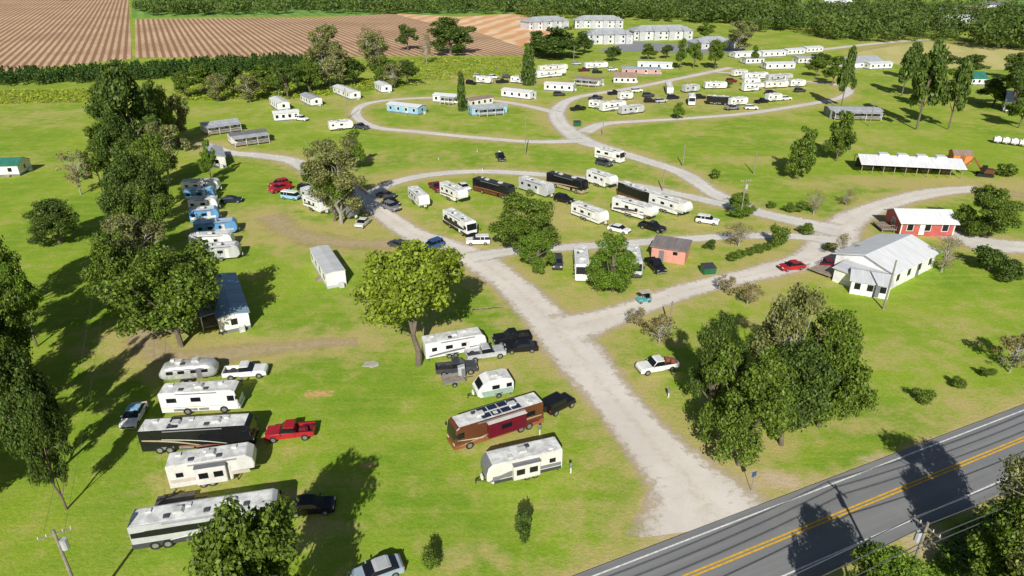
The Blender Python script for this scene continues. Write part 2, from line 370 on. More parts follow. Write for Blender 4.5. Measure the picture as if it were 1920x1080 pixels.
V('pickup','white','e',1195,708,1280,694,'white work truck with load on its bed on the lawn right of the entrance road',cargo='rust')
# --- centre triangle
MH(9.0,'c',1091,530,1087,489,'white motorhome facing the camera on the central triangle lawn',col='white',nac=2,nv=3,stripes=(('black',-.9,.3,.9,.3,0,.4),))
V('suv','dkgrey','c',1045,508,1045,490,'dark car parked left of the motorhome facing the camera')
MH(8.0,'c',1190,524,1184,488,'grey motorhome partly behind the bright round tree',col='silver',nac=1,nv=2,low='dkgrey')
V('pickup','black','c',1240,516,1217,493,'black pickup parked left of the salmon coloured shed')
V('sedan','red','e',1468,511,1511,506,'bright red car on the gravel drive before the white office')
V('sedan','maroon','e',1586,505,1537,504,'dark maroon car next to the white office')
# --- mid row
TR(8,'c',803,397,770,367,'white travel trailer at the left end of the middle row',col='white',nv=2,band='silver')
TR(8.5,'c',872,385,832,365,'white fifth wheel second from left in the middle row',col='white',front='fifth',stripes=(('brown',-.9,.3,.5,.4,.1,.3),))
MH(11,'c',960,374,893,356,'black motorhome third from left in the middle row',col='black',low='brown',nac=2,nv=3,stripes=(('rust',-.9,.4,.8,.4,.1,.25),),roofcol=mat('roof_black',(.04,.04,.045),.5))
TR(9.4,'c',1037,373,975,353,'silver white trailer between the two black motorhomes of the middle row',col='silver',H=3.1,nac=2)
MH(11,'c',1097,364,1030,345,'black and tan motorhome fifth in the middle row',col='black',low='tan',nac=2,nv=3,stripes=(('tan',-.9,.3,.8,.5,.1,.25),),roofcol=mat('roof_black',(.04,.04,.045),.5))
TR(8.4,'c',1152,357,1105,341,'white trailer at the right end of the middle row',col='white',front='fifth')
V('pickup','maroon','c',826,362,810,350,'dark red pickup between the first two trailers of the middle row')
V('sedan','white','c',878,360,862,350,'white car behind the second trailer of the middle row')
MH(9.8,'c',888,447,838,416,'black and white motorhome beside the white utility car in the middle lawn',col='white',low='black',nac=2,nv=4,stripes=(('black',-.9,.5,.8,.5,0,.9),),)
V('suv','white','e',872,461,921,460,'white car in front of the black and white motorhome')
TR(8.8,'c',1133,423,1078,402,'white trailer right of the central leafy tree',col='white',stripes=(('grey',-.9,.4,.9,.4,0,.25),))
TR(10.4,'c',1232,419,1148,393,'long white and dark striped trailer behind the black pickup',col='white',front='fifth',stripes=(('dkgrey',-.9,.3,.6,.6,.1,.5),('rust',-.5,.3,.9,.4,.1,.2)))
MH(11,'c',1212,382,1180,370,'dark brown motorhome behind the long striped trailers',col='black',low='brown')
TR(9.8,'c',1292,410,1220,387,'white fifth wheel at the right end of the second row',col='white',front='fifth',band='silver')
V('pickup','black','c',1243,437,1203,426,'black pickup on the lawn below the long striped trailer')
V('sedan','white','c',1175,438,1146,431,'white car left of the black pickup in the middle lawn')
V('suv','white','c',1343,421,1309,416,'white car at the right end of the second trailer row')
V('suv','black','c',1070,382,1045,376,'black car behind the white trailer near the central tree')
V('sedan','black','c',745,388,725,378,'black car at the road bend right of the brownish oak')
V('sedan','dkgrey','c',745,372,705,368,'dark grey car upper of two at the road bend by the brownish oak')
V('suv','grey','c',742,396,726,390,'grey car lower of three at the road bend by the brownish oak')
TR(7.6,'c',617,404,574,384,'white trailer left of the brownish oak',col='white',stripes=(('black',-.9,.4,.6,.5,.1,.3),))
TR(7.6,'c',614,385,574,373,'dark striped trailer behind the white one left of the brownish oak',col='silver',band='black')
TR(7.6,'c',668,412,625,396,'grey trailer under the brownish oak',col='grey')
V('sedan','offwhite','c',670,432,690,414,'white car on the grass below the brownish oak')
V('pickup','red','c',512,362,540,354,'red truck left of the light blue van')
V('van','ltblue','c',562,375,530,371,'light blue van beside the red truck',roofcol='white')
V('suv','black','c',590,362,562,357,'black car right of the light blue van')
V('suv','red','c',512,352,535,347,'red car behind the red truck by the light blue van')
V('sedan','dkgrey','c',735,459,760,468,'dark car under the top of the big yellow-green oak')
V('suv','blue','c',800,470,822,462,'blue car half hidden behind the big yellow-green oak')
# left column under trees
RBL=mat('roof_shade_blue',(.42,.58,.74),.6,0,.3,.9)  # blue of the tree shade put into these roof and body colours
for a in ((412,361,343,364,'white','uppermost white trailer in the stack along the left trees','beige',None),(404,377,348,380,'shadeblue','trailer painted with the blue of shade, second from the top in the stack along the left trees','white',RBL),
 (410,396,356,400,'white','white trailer third from the top in the stack along the left trees','shadeblue',None),(413,415,358,421,'shadeblue','trailer painted with the blue of shade, fourth in the stack along the left trees','white',None),
 (447,439,367,447,'shadeblue','long trailer painted with the blue of shade, fifth in the stack along the left trees','silver',RBL),(438,466,358,471,'white','white trailer lowest but one in the stack along the left trees','dkgrey',None),(452,487,380,493,'silver','silver trailer at the bottom of the stack along the left trees',None,None)):
    TR(None,'e',*a[:4],a[5],col=a[4],band=a[6],nac=1,nv=2,roofcol=a[7])
V('sedan','navy','c',455,378,415,380,'dark blue car right of the trailer stack along the left trees')
V('suv','grey','c',398,351,370,352,'grey car above the trailer stack along the left trees')
# --- upper left / centre small ones
TR(7.4,'e',665,242,618,247,'white trailer alone by the left end of the upper loop',col='white')
V('pickup','dkgrey','c',688,243,665,240,'dark pickup next to the lone white trailer at the upper loop')
V('suv','white','c',582,228,550,224,'white car beside the small homes at upper left')
V('pickup','black','c',945,308,932,290,'black truck with white load on the open middle lawn',cargo='white')
MH(8.2,'c',1165,306,1120,296,'white and tan motorhome by the road in the centre of the park',col='white',stripes=(('tan',-.9,.4,.8,.4,0,.3),))
V('suv','dkgrey','c',1147,314,1118,307,'dark car beside the white and tan motorhome at the centre road')
V('suv','white','c',935,148,915,146,'white car in the small row by the column shaped tree')
UPS=[('T',1138,208,1103,203,'white','first trailer from the left in the upper right loop'),('F',1174,206,1130,211,'white','second trailer from the left in the upper right loop'),
('T',1208,212,1166,217,'silver','silver trailer third from the left in the upper right loop'),('P',1072,209,1099,207,'black','black pickup at the left edge of the upper right loop'),
('P',1100,190,1138,186,'dkgrey','dark truck behind the first trailers of the upper right loop'),
('T',1187,187,1163,189,'white','short white trailer behind the silver one in the upper right loop'),('S',1232,193,1207,193,'black','black car left in the dark trio of the upper right loop'),
('S',1252,192,1231,194,'silver','silver car between black cars of the upper right loop'),('S',1228,182,1207,183,'dkgrey','dark car at the back of the trio in the upper right loop'),
('T',1250,179,1246,165,'white','white trailer end-on behind the car trio in the upper right loop'),('T',1312,172,1285,175,'silver','small silver trailer in the middle of the upper right loop'),
('M',1297,203,1295,186,'white','white motorhome facing the camera in the upper right loop'),('T',1363,167,1322,168,'white','long white trailer alone at the back of the upper right loop'),
('M',1363,197,1330,195,'black','black motorhome in the upper right loop'),('T',1402,197,1370,200,'white','white trailer right of the black motorhome in the upper right loop'),
('P',1388,206,1362,208,'grey','grey pickup in front of the black motorhome in the upper right loop'),('F',1432,171,1395,173,'white','white fifth wheel left in the back right cluster of the loop'),
('T',1478,165,1435,167,'offwhite','cream trailer right in the back right cluster of the loop'),('P',1442,193,1420,195,'black','black and white truck at the right front of the upper loop'),
('T',1466,190,1440,192,'white','white trailer at the right front of the upper loop'),('S',1484,188,1466,189,'white','white car at the far right front of the upper loop'),
('T',1440,148,1396,151,'white','white trailer topmost left in the back right cluster'),('T',1402,143,1376,145,'offwhite','cream trailer at the very back of the right cluster'),
('F',1486,153,1440,156,'silver','silver fifth wheel topmost right in the back right cluster'),('S',1512,173,1492,174,'dkgrey','dark car right of the back right cluster'),
('S',890,160,872,158,'black','black car leftmost in the small row by the column shaped tree'),('T',920,158,893,156,'white','white trailer leftmost by the column shaped tree'),
('P',955,156,930,157,'black','black pickup in the row by the column shaped tree'),('T',985,158,957,156,'white','white trailer just left of the column shaped tree'),
('F',1062,143,1008,148,'white','long white trailer right of the column shaped tree'),('T',1065,132,1012,136,'offwhite','cream trailer behind the long one right of the column shaped tree'),
('P',1110,134,1082,135,'maroon','dark red pickup in the top row of parked vehicles'),('T',1140,128,1098,130,'white','white trailer in the top row of parked vehicles'),
('S',1160,133,1140,134,'white','white car at the right of the top row of parked vehicles'),('S',1060,180,1040,181,'dkgrey','dark car in front of the white home at the top centre'),
('S',905,146,888,146,'silver','silver car behind the white trailer leftmost by the column shaped tree'),('S',960,147,942,147,'dkgrey','dark car behind the black pickup by the column shaped tree'),
('S',1128,138,1112,138,'black','black car in the front of the top row of parked vehicles'),('S',1090,122,1072,122,'silver','silver car at the back of the top row of parked vehicles'),
('S',1204,173,1187,174,'white','white car behind the dark trio of the upper right loop'),('P',1165,178,1142,179,'black','black pickup above the short white trailer of the upper right loop'),
('S',1272,186,1256,187,'navy','dark blue car right of the silver car in the upper right loop'),('S',1320,186,1306,186,'black','black car right of the motorhome facing the camera in the upper loop'),
('S',1418,206,1401,206,'white','white car in front of the trailer right of the black motorhome'),('S',1455,178,1438,178,'black','black car between the clusters at the right of the upper loop'),
('T',1425,160,1395,161,'white','white trailer second row left in the back right cluster'),('S',1380,155,1365,155,'maroon','dark red car left of the back right cluster'),('T',1510,163,1482,164,'white','white trailer rightmost in the back right cluster')]
for k,x1,y1,x2,y2,c,lb in UPS:
    if k=='T': TR(None,'e',x1,y1,x2,y2,lb,col=c,nv=1,stripes=(('grey',-.8,.4,.8,.4,0,.25),) if c=='white' else ())
    elif k=='F': TR(None,'e',x1,y1,x2,y2,lb,col=c,front='fifth',nv=1,stripes=(('dkgrey',-.8,.4,.6,.5,0,.3),))
    elif k=='M': MH(8.5,'c',x1,y1,x2,y2,lb,col=c,nv=1)
    elif k=='P': V('pickup',c,'e',x1,y1,x2,y2,lb,d=0)
    else: V('suv',c,'e',x1,y1,x2,y2,lb,d=0)
for i,x in enumerate((1868,1884,1900,1916)):
    TR(2.8,'c',x+2,271+i*2,x-2,266+i*2,'small white box trailer in the row at the right edge, '+('first','second','third','fourth')[i]+' from left',col='white' if i%2==0 else 'offwhite',H=2.0,nac=1,nv=1).scale=(.75,.75,.9)
# golf cart
p=gp(1207,566); t=thing('golf_cart','small golf cart with pale roof on the gravel branch road','golf cart',None,p,R(200))
MB().bev([(-1.15,.35),(-1.15,.75),(-.3,.8),(-.2,.5),(.5,.45),(.7,.9),(1.1,.75),(1.15,.35)],.58,.06).build('body',paint('teal'),t)
MB().box(-.1,0,1.85,1.9,1.2,.06).build('roof',paint('beige'),t)
b=MB(); [b.tube((x,s*.54,.7),(x*.85,s*.54,1.83),.025) for x in (-.95,.75) for s in (-1,1)]; b.build('roof_post',DARKP,t)
MB().box(-.45,0,.9,.5,1.0,.16).box(-.7,0,1.2,.12,1.0,.5).build('seat',paint('black'),t)
for x in (-.75,.8):
    for s in (-1,1): wheel(t,x,s*.5,.24,.2)
# ---------------------------------------------------------------- buildings
def windows(root,L,D,cols,rows,z0,dz,ww=1.0,wh=1.1,ends=True,both=True):
    for s in ((-1,1) if both else (-1,)):
        for r in range(rows):
            for c in range(cols):
                x=-L/2+L*(c+.5)/cols
                fr=MB().box(x,s*(D/2+.015),z0+r*dz,ww+.2,.05,wh+.2).build('window',paint('white'),root)
                MB().box(x,s*(D/2+.03),z0+r*dz,ww,.06,wh).build('pane',GLASS,fr)
    if ends:
        for s in (-1,1):
            fr=MB().box(s*(L/2+.015),0,z0,.05,ww+.2,wh+.2).build('window',paint('white'),root)
            MB().box(s*(L/2+.03),0,z0,.06,ww,wh).build('pane',GLASS,fr)
def gable(root,L,D,Hw,rh,wm,rm,o=.35,t=.1,base=0):
    MB().prismx([(-D/2,base),(D/2,base),(D/2,Hw),(0,Hw+rh),(-D/2,Hw)],-L/2,L/2).build('wall',wm,root)
    sl=rh/(D/2); z=Hw-o*sl+.02
    return MB().prismx([(-D/2-o,z),(0,Hw+rh+.02),(D/2+o,z),(D/2+o,z+t),(0,Hw+rh+.02+t),(-D/2-o,z+t)],-L/2-o,L/2+o).build('roof',rm,root)
def hip(root,L,D,Hw,rh,wm,rm,o=.6):
    MB().box(0,0,Hw/2,L,D,Hw).build('wall',wm,root)
    a,b=L/2+o,D/2+o; r=max(.1,a-b)
    vs=[(-a,-b,Hw+.02),(a,-b,Hw+.02),(a,b,Hw+.02),(-a,b,Hw+.02),(-r,0,Hw+rh),(r,0,Hw+rh)]
    return MB().add(vs,[(0,1,5,4),(1,2,5),(2,3,4,5),(3,0,4),(3,2,1,0)]).build('roof',rm,root)
def steps(root,x,y,n=3):
    b=MB()
    for i in range(n): hh=.18*(n-i); b.box(x,y-.3*i,hh/2,1.2,.3,hh)
    b.build('step',WOOD,root)
def porch(root,L,D,x0,w,dep,rm):
    y0=-D/2-.03
    MB().box(x0,y0-dep/2,.5,w,dep,.12).build('porch_deck',WOOD,root)
    MB().prismx([(y0-dep-.2,2.35),(y0+.0,2.6),(y0+.0,2.68),(y0-dep-.2,2.43)],x0-w/2-.2,x0+w/2+.2).build('porch_roof',rm,root)
    for q in range(4):
        x=x0-w/2+.1+(w-.2)*q/3
        MB().tube((x,y0-dep+.1,0),(x,y0-dep+.1,2.4),.07).build('porch_post',paint('white'),root)
    b=MB().box(x0,y0-dep+.1,1.35,w-.3,.05,.06)
    for q in range(int(w/.35)): b.box(x0-w/2+.25+q*.35,y0-dep+.1,.95,.04,.04,.78)
    b.build('railing',paint('white'),root)
def home(mode,x1,y1,x2,y2,label,wall='white',roof=None,L=None,D=4.2,Hw=2.7,rh=.5,prch=None,cols=4,cat='mobile home',skirt=True,pr=None):
    p,h,l=place(x1,y1,x2,y2,mode,D,True); t=thing('mobile_home' if cat=='mobile home' else 'house',label,cat,'small homes around the park' ,p,h); L=L or l
    gable(t,L,D,Hw,rh,wallm(wall),roof or RF_W,.25 if rh>.2 else .08,.08,.0)
    windows(t,L,D,cols,1,1.65,0,.9,1.0,ends=rh>.2)
    MB().box(L*.12+ .3,-D/2-.02,1.45,.95,.06,2.0).build('door',paint('offwhite'),t)
    if skirt: MB().box(0,0,.26,L+.06,D+.06,.5).build('skirting',wallm('grey' if rh>.2 else 'silver'),t)
    MB().box(L/2+.45,D*.2,.45,.7,.8,.8).build('air_conditioner',mat('ac_shell',(.62,.62,.6),.6),t)
    if prch: porch(t,L,D,prch[0]*L,prch[1]*L,prch[2],pr or RF_G)
    else: steps(t,L*.12+.3,-D/2-.22,3)
    return t
home('c',634,541,600,487,'long grey white mobile home end-on left of the big yellow-green oak','white',RF_P,12,3.2,cols=4,rh=.14)
home('c',443,622,420,545,'mobile home with blue grey metal roof under the oak at left','white',RF_B,15,4.2,prch=(.1,.5,2.2),rh=.35)
home('e',385,252,450,243,'grey roofed mobile home with carport, upper of the pair at left','offwhite',RF_G,prch=(0,.95,3))
home('e',435,273,503,264,'grey roofed mobile home with carport, lower of the pair at left','offwhite',RF_D,prch=(0,.95,3))
home('c',412,325,400,285,'mobile home in shade beside the small tree at left','offwhite',RF_G,12)
home('c',542,213,510,192,'white mobile home left of the row at upper left','white',RF_W,11)
home('e',515,229,562,225,'low white home just below the row at upper left','white',RF_W,D=3.5)
home('c',603,203,567,186,'grey white mobile home second in the row at upper left','white',RF_G,11)
home('c',678,191,625,170,'long white mobile home third in the row at upper left','white',RF_W,17)
home('c',734,179,704,162,'small white mobile home beyond the upper left row','white',RF_W,10)
home('e',726,210,784,217,'light blue mobile home with white roof','ltblue',RF_W,D=5)
home('e',812,192,862,196,'white mobile home with porch right of the light blue one','white',RF_W,D=4.5,prch=(.1,.5,2))
home('e',882,203,925,196,'grey brown roofed home behind the pale blue long home','offwhite',RF_T,D=4.5)
home('e',885,218,951,213,'long pale blue home with grey porch roof in the upper centre','ltblue',RF_G,D=4.5,prch=(0,.7,2))
home('e',940,182,994,188,'white mobile home left of the upper road junction','white',RF_W,D=5)
home('e',1020,170,1074,173,'white mobile home behind the upper road junction','white',RF_W,D=5)
home('e',1078,159,1123,163,'tan roofed open home at the top centre','offwhite',RF_T,D=5.5,prch=(0,.9,2))
home('e',1150,157,1193,158,'small house with pinkish roof at the top centre','offwhite',RF_T,D=6,cat='house',rh=1.6)
home('e',1165,140,1238,141,'long low home with blue roof and pink walls at the top centre','pink',RF_B,D=4.5)
home('e',1195,129,1259,131,'long white home behind the pink walled one','white',RF_W,D=4.5)
for a in ((1378,110,1426,108,'first'),(1430,108,1473,106,'second'),(1476,104,1508,102,'third'),(1512,100,1542,98,'fourth')):
    home('e',*a[:4],'white roofed home, %s from left in the back row at upper right'%a[4],'white',RF_W,D=6)
home('e',1436,131,1490,130,'long white home in front of the back row at upper right','white',RF_W,D=6)
home('e',1398,121,1432,120,'grey roofed home in front of the first back row home at upper right','white',RF_G,D=6)
home('e',1496,120,1530,119,'grey roofed home in front of the fourth back row home at upper right','offwhite',RF_G,D=6)
home('e',1590,130,1655,126,'white building with grey roof among pines at upper right','white',RF_G,D=12,rh=2,cat='house')
home('e',1630,131,1672,129,'white vehicle shelter right of the grey roofed building at upper right','white',RF_W,D=5)
home('e',1555,222,1652,224,'long low metal roofed building on the right lawn','grey',RF_G,D=7,prch=(0,.9,2.5))
home('e',1808,160,1850,160,'green roofed house near the right edge','white',RF_GR,D=9,rh=2.2,cat='house')
home('e',-25,332,38,330,'small white shed with green roof at the left edge','white',RF_GR,D=6,rh=1.2,cat='house',cols=2)
for a in ((1770,27,1838,26,'offwhite',RF_T,'tan roofed farmhouse amid the far woods'),(1850,17,1905,16,'offwhite',RF_D,'dark roofed farmhouse at the far right top'),(1650,25,1690,24,'white',RF_D,'small pale house amid the far woods'),(1880,210,1925,214,'white',RF_W,'white building at the right edge above the box trailers'),
  (1550,14,1600,13,'white',RF_W,'long white barn in the far clearing'),(1780,47,1835,45,'white',RF_W,'white metal barn in the woods near the far right top')):
    home('e',*a[:4],a[6],a[4],a[5],D=12,rh=2.8,Hw=3.6,cat='house')
# salmon shed
p,h,l=place(1220,487,1283,497,'e',4.5,True); t=thing('utility_building','small salmon pink block building with flat brown grey roof on the triangle lawn','shed',None,p,h); L=l
MB().box(0,0,1.3,L,4.5,2.6).build('wall',wallm('salmon'),t)
MB().prismx([(-2.6,2.62),(2.6,2.9),(2.6,3.04),(-2.6,2.76)],-L/2-.3,L/2+.3).build('roof',RF_S,t)
MB().box(-L*.2,-2.26,1.05,.9,.06,2.1).build('door',paint('grey'),t); MB().box(L*.2,-2.26,1.9,.8,.06,.6).build('window',GLASS,t)
# red house
p,h,l=place(1686,442,1784,444,'e',7,True); t=thing('house','red house with white metal roof behind the white office','house',None,p,h)
gable(t,l,7,2.9,1.4,mat('wall_redhouse',(.50,.11,.10),.7),RF_W,.6,.12)
windows(t,l,7,3,1,1.8,0,1.1,1.3,True,True)
MB().box(-l*.1,-3.53,1.4,1,.06,2.2).build('door',paint('white'),t)
for s in (-1,1): MB().box(s*(l/2+.02),-3.52,1.45,.2,.1,2.9).build('corner_trim',paint('white'),t)
MB().box(-l/2-1.5,0,.7,2.8,4.5,.15).build('deck',WOOD,t)
b=MB()
for q in range(7): b.box(-l/2-2.8+q*.44,-2.2,1.15,.06,.06,.9)
b.box(-l/2-1.5,-2.2,1.64,2.8,.08,.08); b.build('railing',WOOD,t)
for q in (-2.7,-.4):
    for s in (-2.0,2.0): MB().tube((-l/2+q,s,0),(-l/2+q,s,.65),.09).build('deck_post',WOOD,t)
# office
p,h,l=place(1668,543,1748,502,'e',10,True); t=thing('house','white park office with broad silver metal roof and wing','house',None,p,h)
gable(t,l,10,3.0,1.5,wallm('white'),RF_W,.5,.12)
windows(t,l,10,4,1,1.7,0,1.0,1.2)
MB().box(l*.1,-5.03,1.2,1,.06,2.3).build('door',paint('grey'),t)
MB().prism([(-l/2-4.5,0),(-l/2-.02,0),(-l/2-.02,2.8),(-l/2-4.5,2.4)],-4.5,2.5).build('side_wing',wallm('white'),t)
MB().prism([(-l/2-4.9,2.4),(-l/2-.6,2.82),(-l/2-.6,2.92),(-l/2-4.9,2.5)],-4.8,2.8).build('wing_roof',RF_P,t)
MB().box(-l/2-2.5,5.0,.6,4,4,.15).build('deck',WOOD,t)
b=MB()
for q in range(10): b.box(-l/2-4.4+q*.42,6.95,1.1,.05,.05,.9)
b.box(-l/2-2.5,6.95,1.57,4,.07,.07); b.build('railing',paint('white'),t)
p,h,l=place(1592,550,1664,562,'e',5.2,True); t=thing('house','small white annex with silver roof in front of the park office','house',None,p,h)
gable(t,l,5.2,2.4,.8,wallm('white'),RF_P,.35,.1); windows(t,l,5.2,3,1,1.5,0,.9,1.1)
MB().box(l*.17,-2.63,1.1,.9,.06,2.0).build('door',paint('grey'),t)
# pavilion
p,h,l=place(1612,325,1802,335,'e',7.5,True); t=thing('pavilion','long open pavilion with white metal roof and four roof humps on the right lawn','pavilion',None,p,h)
MB().prismx([(-4.8,2.5),(0,3.9),(4.2,2.6),(4.2,2.7),(0,4.0),(-4.8,2.6)],-l/2-.4,l/2+.4).build('roof',RF_W,t)
for i in range(4):
    x=-l*.26+i*l*.19
    MB().bev([(x-1.4,3.5),(x-1.1,4.5),(x+1.1,4.5),(x+1.4,3.5)],1.2,.2).build('roof_hump',RF_W,t)
for i in range(10):
    for y in (-3.9,3.9): MB().box(-l/2+.2+i*(l-.4)/9,y,1.32,.16,.16,2.64).build('post',WOOD,t)
MB().box(0,2.5,1.2,l-.6,.12,2.4).build('shaded_interior',mat('pav_shade',(.08,.06,.055),.8),t)  # dark panel stands for the shaded interior under the roof
for i in range(5): MB().box(-l*.4+i*l*.2,0,.75,2.6,.9,.08).box(-l*.4+i*l*.2,0,.36,1.8,.2,.7).build('picnic_table',WOOD,t)
p,h,l=place(1785,305,1820,307,'e',4,True); t=thing('shed','small orange red shed beyond the end of the pavilion','shed',None,p,h)
gable(t,l,4,2.2,.8,wallm('orange'),RF_T,.2,.08); MB().box(0,-2.03,1,1.2,.06,1.9).build('door',paint('rust'),t)
# apartments
for i,(x1,y1,x2,y2,lb) in enumerate(((992,57,1066,53,'leftmost grey and white two storey block of the far apartments'),(1078,53,1168,53,'back two storey block of the far apartments'),(1102,83,1186,82,'front two storey block of the far apartments beside the oaks'),(1188,76,1298,74,'widest two storey block on the right of the far apartments'),(1306,92,1378,90,'low grey roofed block at the right end of the far apartments'))):
    D=13; p,h,l=place(x1,y1,x2,y2,'e',D,True); t=thing('apartment_building',lb,'building','far apartment blocks',p,h)
    Hw=5.4 if i<4 else 3.0
    hip(t,l,D,Hw,3.0,mat('wall_apartment',(.62,.63,.65),.7),RF_G,.8)
    n=max(4,int(l/3.6)); windows(t,l,D,n,2 if i<4 else 1,1.5,2.6,1.1,1.2,False,False)
    for q in range(4):
        x=-l*.375+q*l*.25
        MB().box(x,-D/2-1.0,Hw/2,l*.09,2,Hw).build('balcony_bay',wallm('silver'),t)
        MB().prismx([(-D/2-2.3,Hw),(-D/2+4,Hw+2.0),(-D/2+4,Hw+2.1),(-D/2-2.3,Hw+.1)],x-l*.055,x+l*.055).build('bay_roof',RF_G,t)
# dumpsters
for x,y,lb in ((1327,512,'green dumpster on the triangle lawn right of the salmon building'),(1082,236,'green dumpster at the upper road junction')):
    t=thing('dumpster',lb,'dumpster',None,gp(x,y),R(10))
    MB().prismx([(-.75,.15),(.75,.15),(.9,1.5),(-.9,1.2)],-1.1,1.1).build('bin',paint('green'),t)
    MB().prismx([(-.95,1.22),(.95,1.52),(.95,1.58),(-.95,1.28)],-1.12,1.12).build('lid',paint('dkgrey'),t)
# excavator
t=thing('excavator','dark rusty excavator parked right of the pavilion','excavator',None,gp(1845,330),R(160))
for s in (-1,1): MB().bev([(-1.7,.1),(-1.9,.45),(-1.6,.8),(1.6,.8),(1.9,.45),(1.7,.1)],.28,.05).build('track',TYRE,t).location=(0,s*1.0,0)
MB().bev([(-1.7,.9),(-1.8,1.8),(.3,1.9),(.6,.9)],1.15,.08).build('body',paint('brown'),t)
MB().bev([(.1,1.0),(.0,2.8),(1.0,2.8),(1.3,1.0)],.45,.05).build('cab',GLASS,t).location=(0,.6,0)
MB().tube((.8,-.3,1.3),(3.0,-.3,4.2),.25,.2).tube((3.0,-.3,4.2),(4.6,-.3,2.0),.2,.15).build('boom',paint('rust'),t)
MB().bev([(4.3,1.0),(4.2,1.9),(4.9,1.9),(5.2,1.2)],.5,.05).build('bucket',paint('brown'),t)
# patio trailer next to oak
p=gp(850,718); t=thing('utility_trailer','open utility trailer with plank floor below the dark grey truck','trailer',None,p,R(20))
MB().box(0,0,.55,2.8,1.7,.1).build('deck',WOOD,t)
b=MB()
for s in (-1,1): b.box(0,s*.87,.75,2.8,.05,.3)
b.build('side_rail',paint('grey'),t)
MB().tube((1.4,0,.5),(2.6,0,.45),.05).build('hitch',DARKP,t)
for s in (-1,1): wheel(t,-.1,s*.98,.3,.2)
t=thing('grill_smoker','upright grey cabinet beside the open utility trailer','cabinet',None,gp(866,708),R(10))
MB().bev([(-.45,.1),(-.5,1.7),(.4,1.9),(.45,.1)],.4,.06).build('cabinet',paint('silver'),t); MB().box(.2,-.42,1,.5,.03,1.2).build('door',paint('grey'),t)
# slabs / pedestals
b=MB(); ring=[(math.cos(a*.628)*(1.15+.25*math.sin(a*2.3)),math.sin(a*.628)*(.75+.15*math.cos(a*3.1))) for a in range(10)]
b.add([(x,y,0) for x,y in ring]+[(x*.95,y*.95,.08) for x,y in ring],[tuple(range(10,20))]+[(i,(i+1)%10,10+(i+1)%10,10+i) for i in range(10)])
tag(b.build('concrete_slab',CONC),'pale concrete slab on the lawn left of the big oak','slab').location=gp(695,683)
PED=[(1070,886,'white hydrant-like post beside the nearest grey trailer'),(1012,814,'small white post at the right end of the brown motorhome'),(1253,745,'small post on the verge right of the entrance road'),
(455,724,'power post below the white pickup'),(905,320,'power post on the open middle lawn at left'),(823,300,'power post left of the open middle lawn'),(895,285,'power post near the middle of the open lawn'),(1298,392,'power post behind the second trailer row')]
for x,y,lb in PED:
    t=thing('utility_pedestal',lb,'post','power posts',gp(x,y))
    MB().box(0,0,.55,.14,.14,1.1).build('post',paint('offwhite'),t); MB().bev([(-.16,.7),(-.16,1.25),(.12,1.3),(.16,.7)],.13,.03).build('meter_box',paint('grey'),t)
# ---------------------------------------------------------------- poles & wires
def pole(bx,by,ty,lb,arm=True,tr=False,rz=0):
    p=gp(bx,by); H=max(4,h_at(p.y,ty)); t=thing('utility_pole',lb,'utility pole','utility poles',p,rz)
    MB().tube((0,0,0),(0,0,H),.17,.11,8).build('pole',POLEM,t)
    if arm:
        c=MB().box(0,0,H-.5,2.4,.1,.12).build('crossarm',POLEM,t)
        for x in (-1.1,-.55,.55,1.1): MB().tube((x,0,H-.44),(x,0,H-.22),.05,.03).build('insulator',paint('offwhite'),c)
    if tr: MB().tube((.35,0,H-2.2),(.35,0,H-1.2),.28,.28,10).build('transformer',paint('silver'),t)
pole(162,1150,993,'utility pole with crossarms at the bottom left corner',True,True,R(30))
pole(1682,1142,980,'utility pole beside the highway at bottom right',True,True,R(114))
for a in ((258,300,232,'leaning pole at the left tree line, upper',True,False),(229,488,425,'wooden pole at the left edge of the tree line, lower',True,False),(985,292,212,'tall pole in the open middle lawn',False,False),
 (1388,408,335,'grey pole beside the round tree at the right road',True,True),(1656,580,488,'thin pole in front of the park office',False,False),(1242,358,318,'short pole by the middle row drive',False,False),
 (1280,312,270,'short pole left of the right lawn',False,False),(1413,326,282,'white pole alone on the right lawn',False,False),(1255,618,565,'thin pole by the bare bushes at the fork',False,False),
 (652,222,165,'pole beside the long white mobile home',False,False),(524,185,148,'pole above the upper left home row',False,False),(1075,130,85,'pole near the far oaks',False,False),(1630,236,185,'pole behind the low metal roofed building',False,False),(1130,255,222,'short pole at the upper junction',False,False)):
    pole(a[0],a[1],a[2],a[3],a[4],a[5],R(15))
# ---------------------------------------------------------------- trees
def quads_mesh(name,V,m):
    n=len(V)//4; me=bpy.data.meshes.new(name); me.vertices.add(n*4); me.vertices.foreach_set('co',V.astype(np.float32).ravel())
    me.loops.add(n*4); me.loops.foreach_set('vertex_index',np.arange(n*4,dtype=np.int32))
    me.polygons.add(n); me.polygons.foreach_set('loop_start',np.arange(0,n*4,4,dtype=np.int32))
    me.update(calc_edges=True); me.validate(); me.materials.append(m); return me
rng=np.random.default_rng(3)
def leaf_quads(C,N,size,asp=.6,up=.25,jit=.8):
    n=len(C); N=N+rng.normal(0,jit,(n,3)); N[:,2]+=up; N/=np.linalg.norm(N,axis=1)[:,None]+1e-9
    A=np.cross(N,rng.normal(0,1,(n,3))); A/=np.linalg.norm(A,axis=1)[:,None]+1e-9; B=np.cross(N,A)
    s=(size*rng.uniform(.5,1.5,n))[:,None]
    A=A*s;B=B*s*asp; V=np.stack([C+A,C+B*1.0+A*.1,C-A,C-B+A*.1],1); return V.reshape(-1,3)
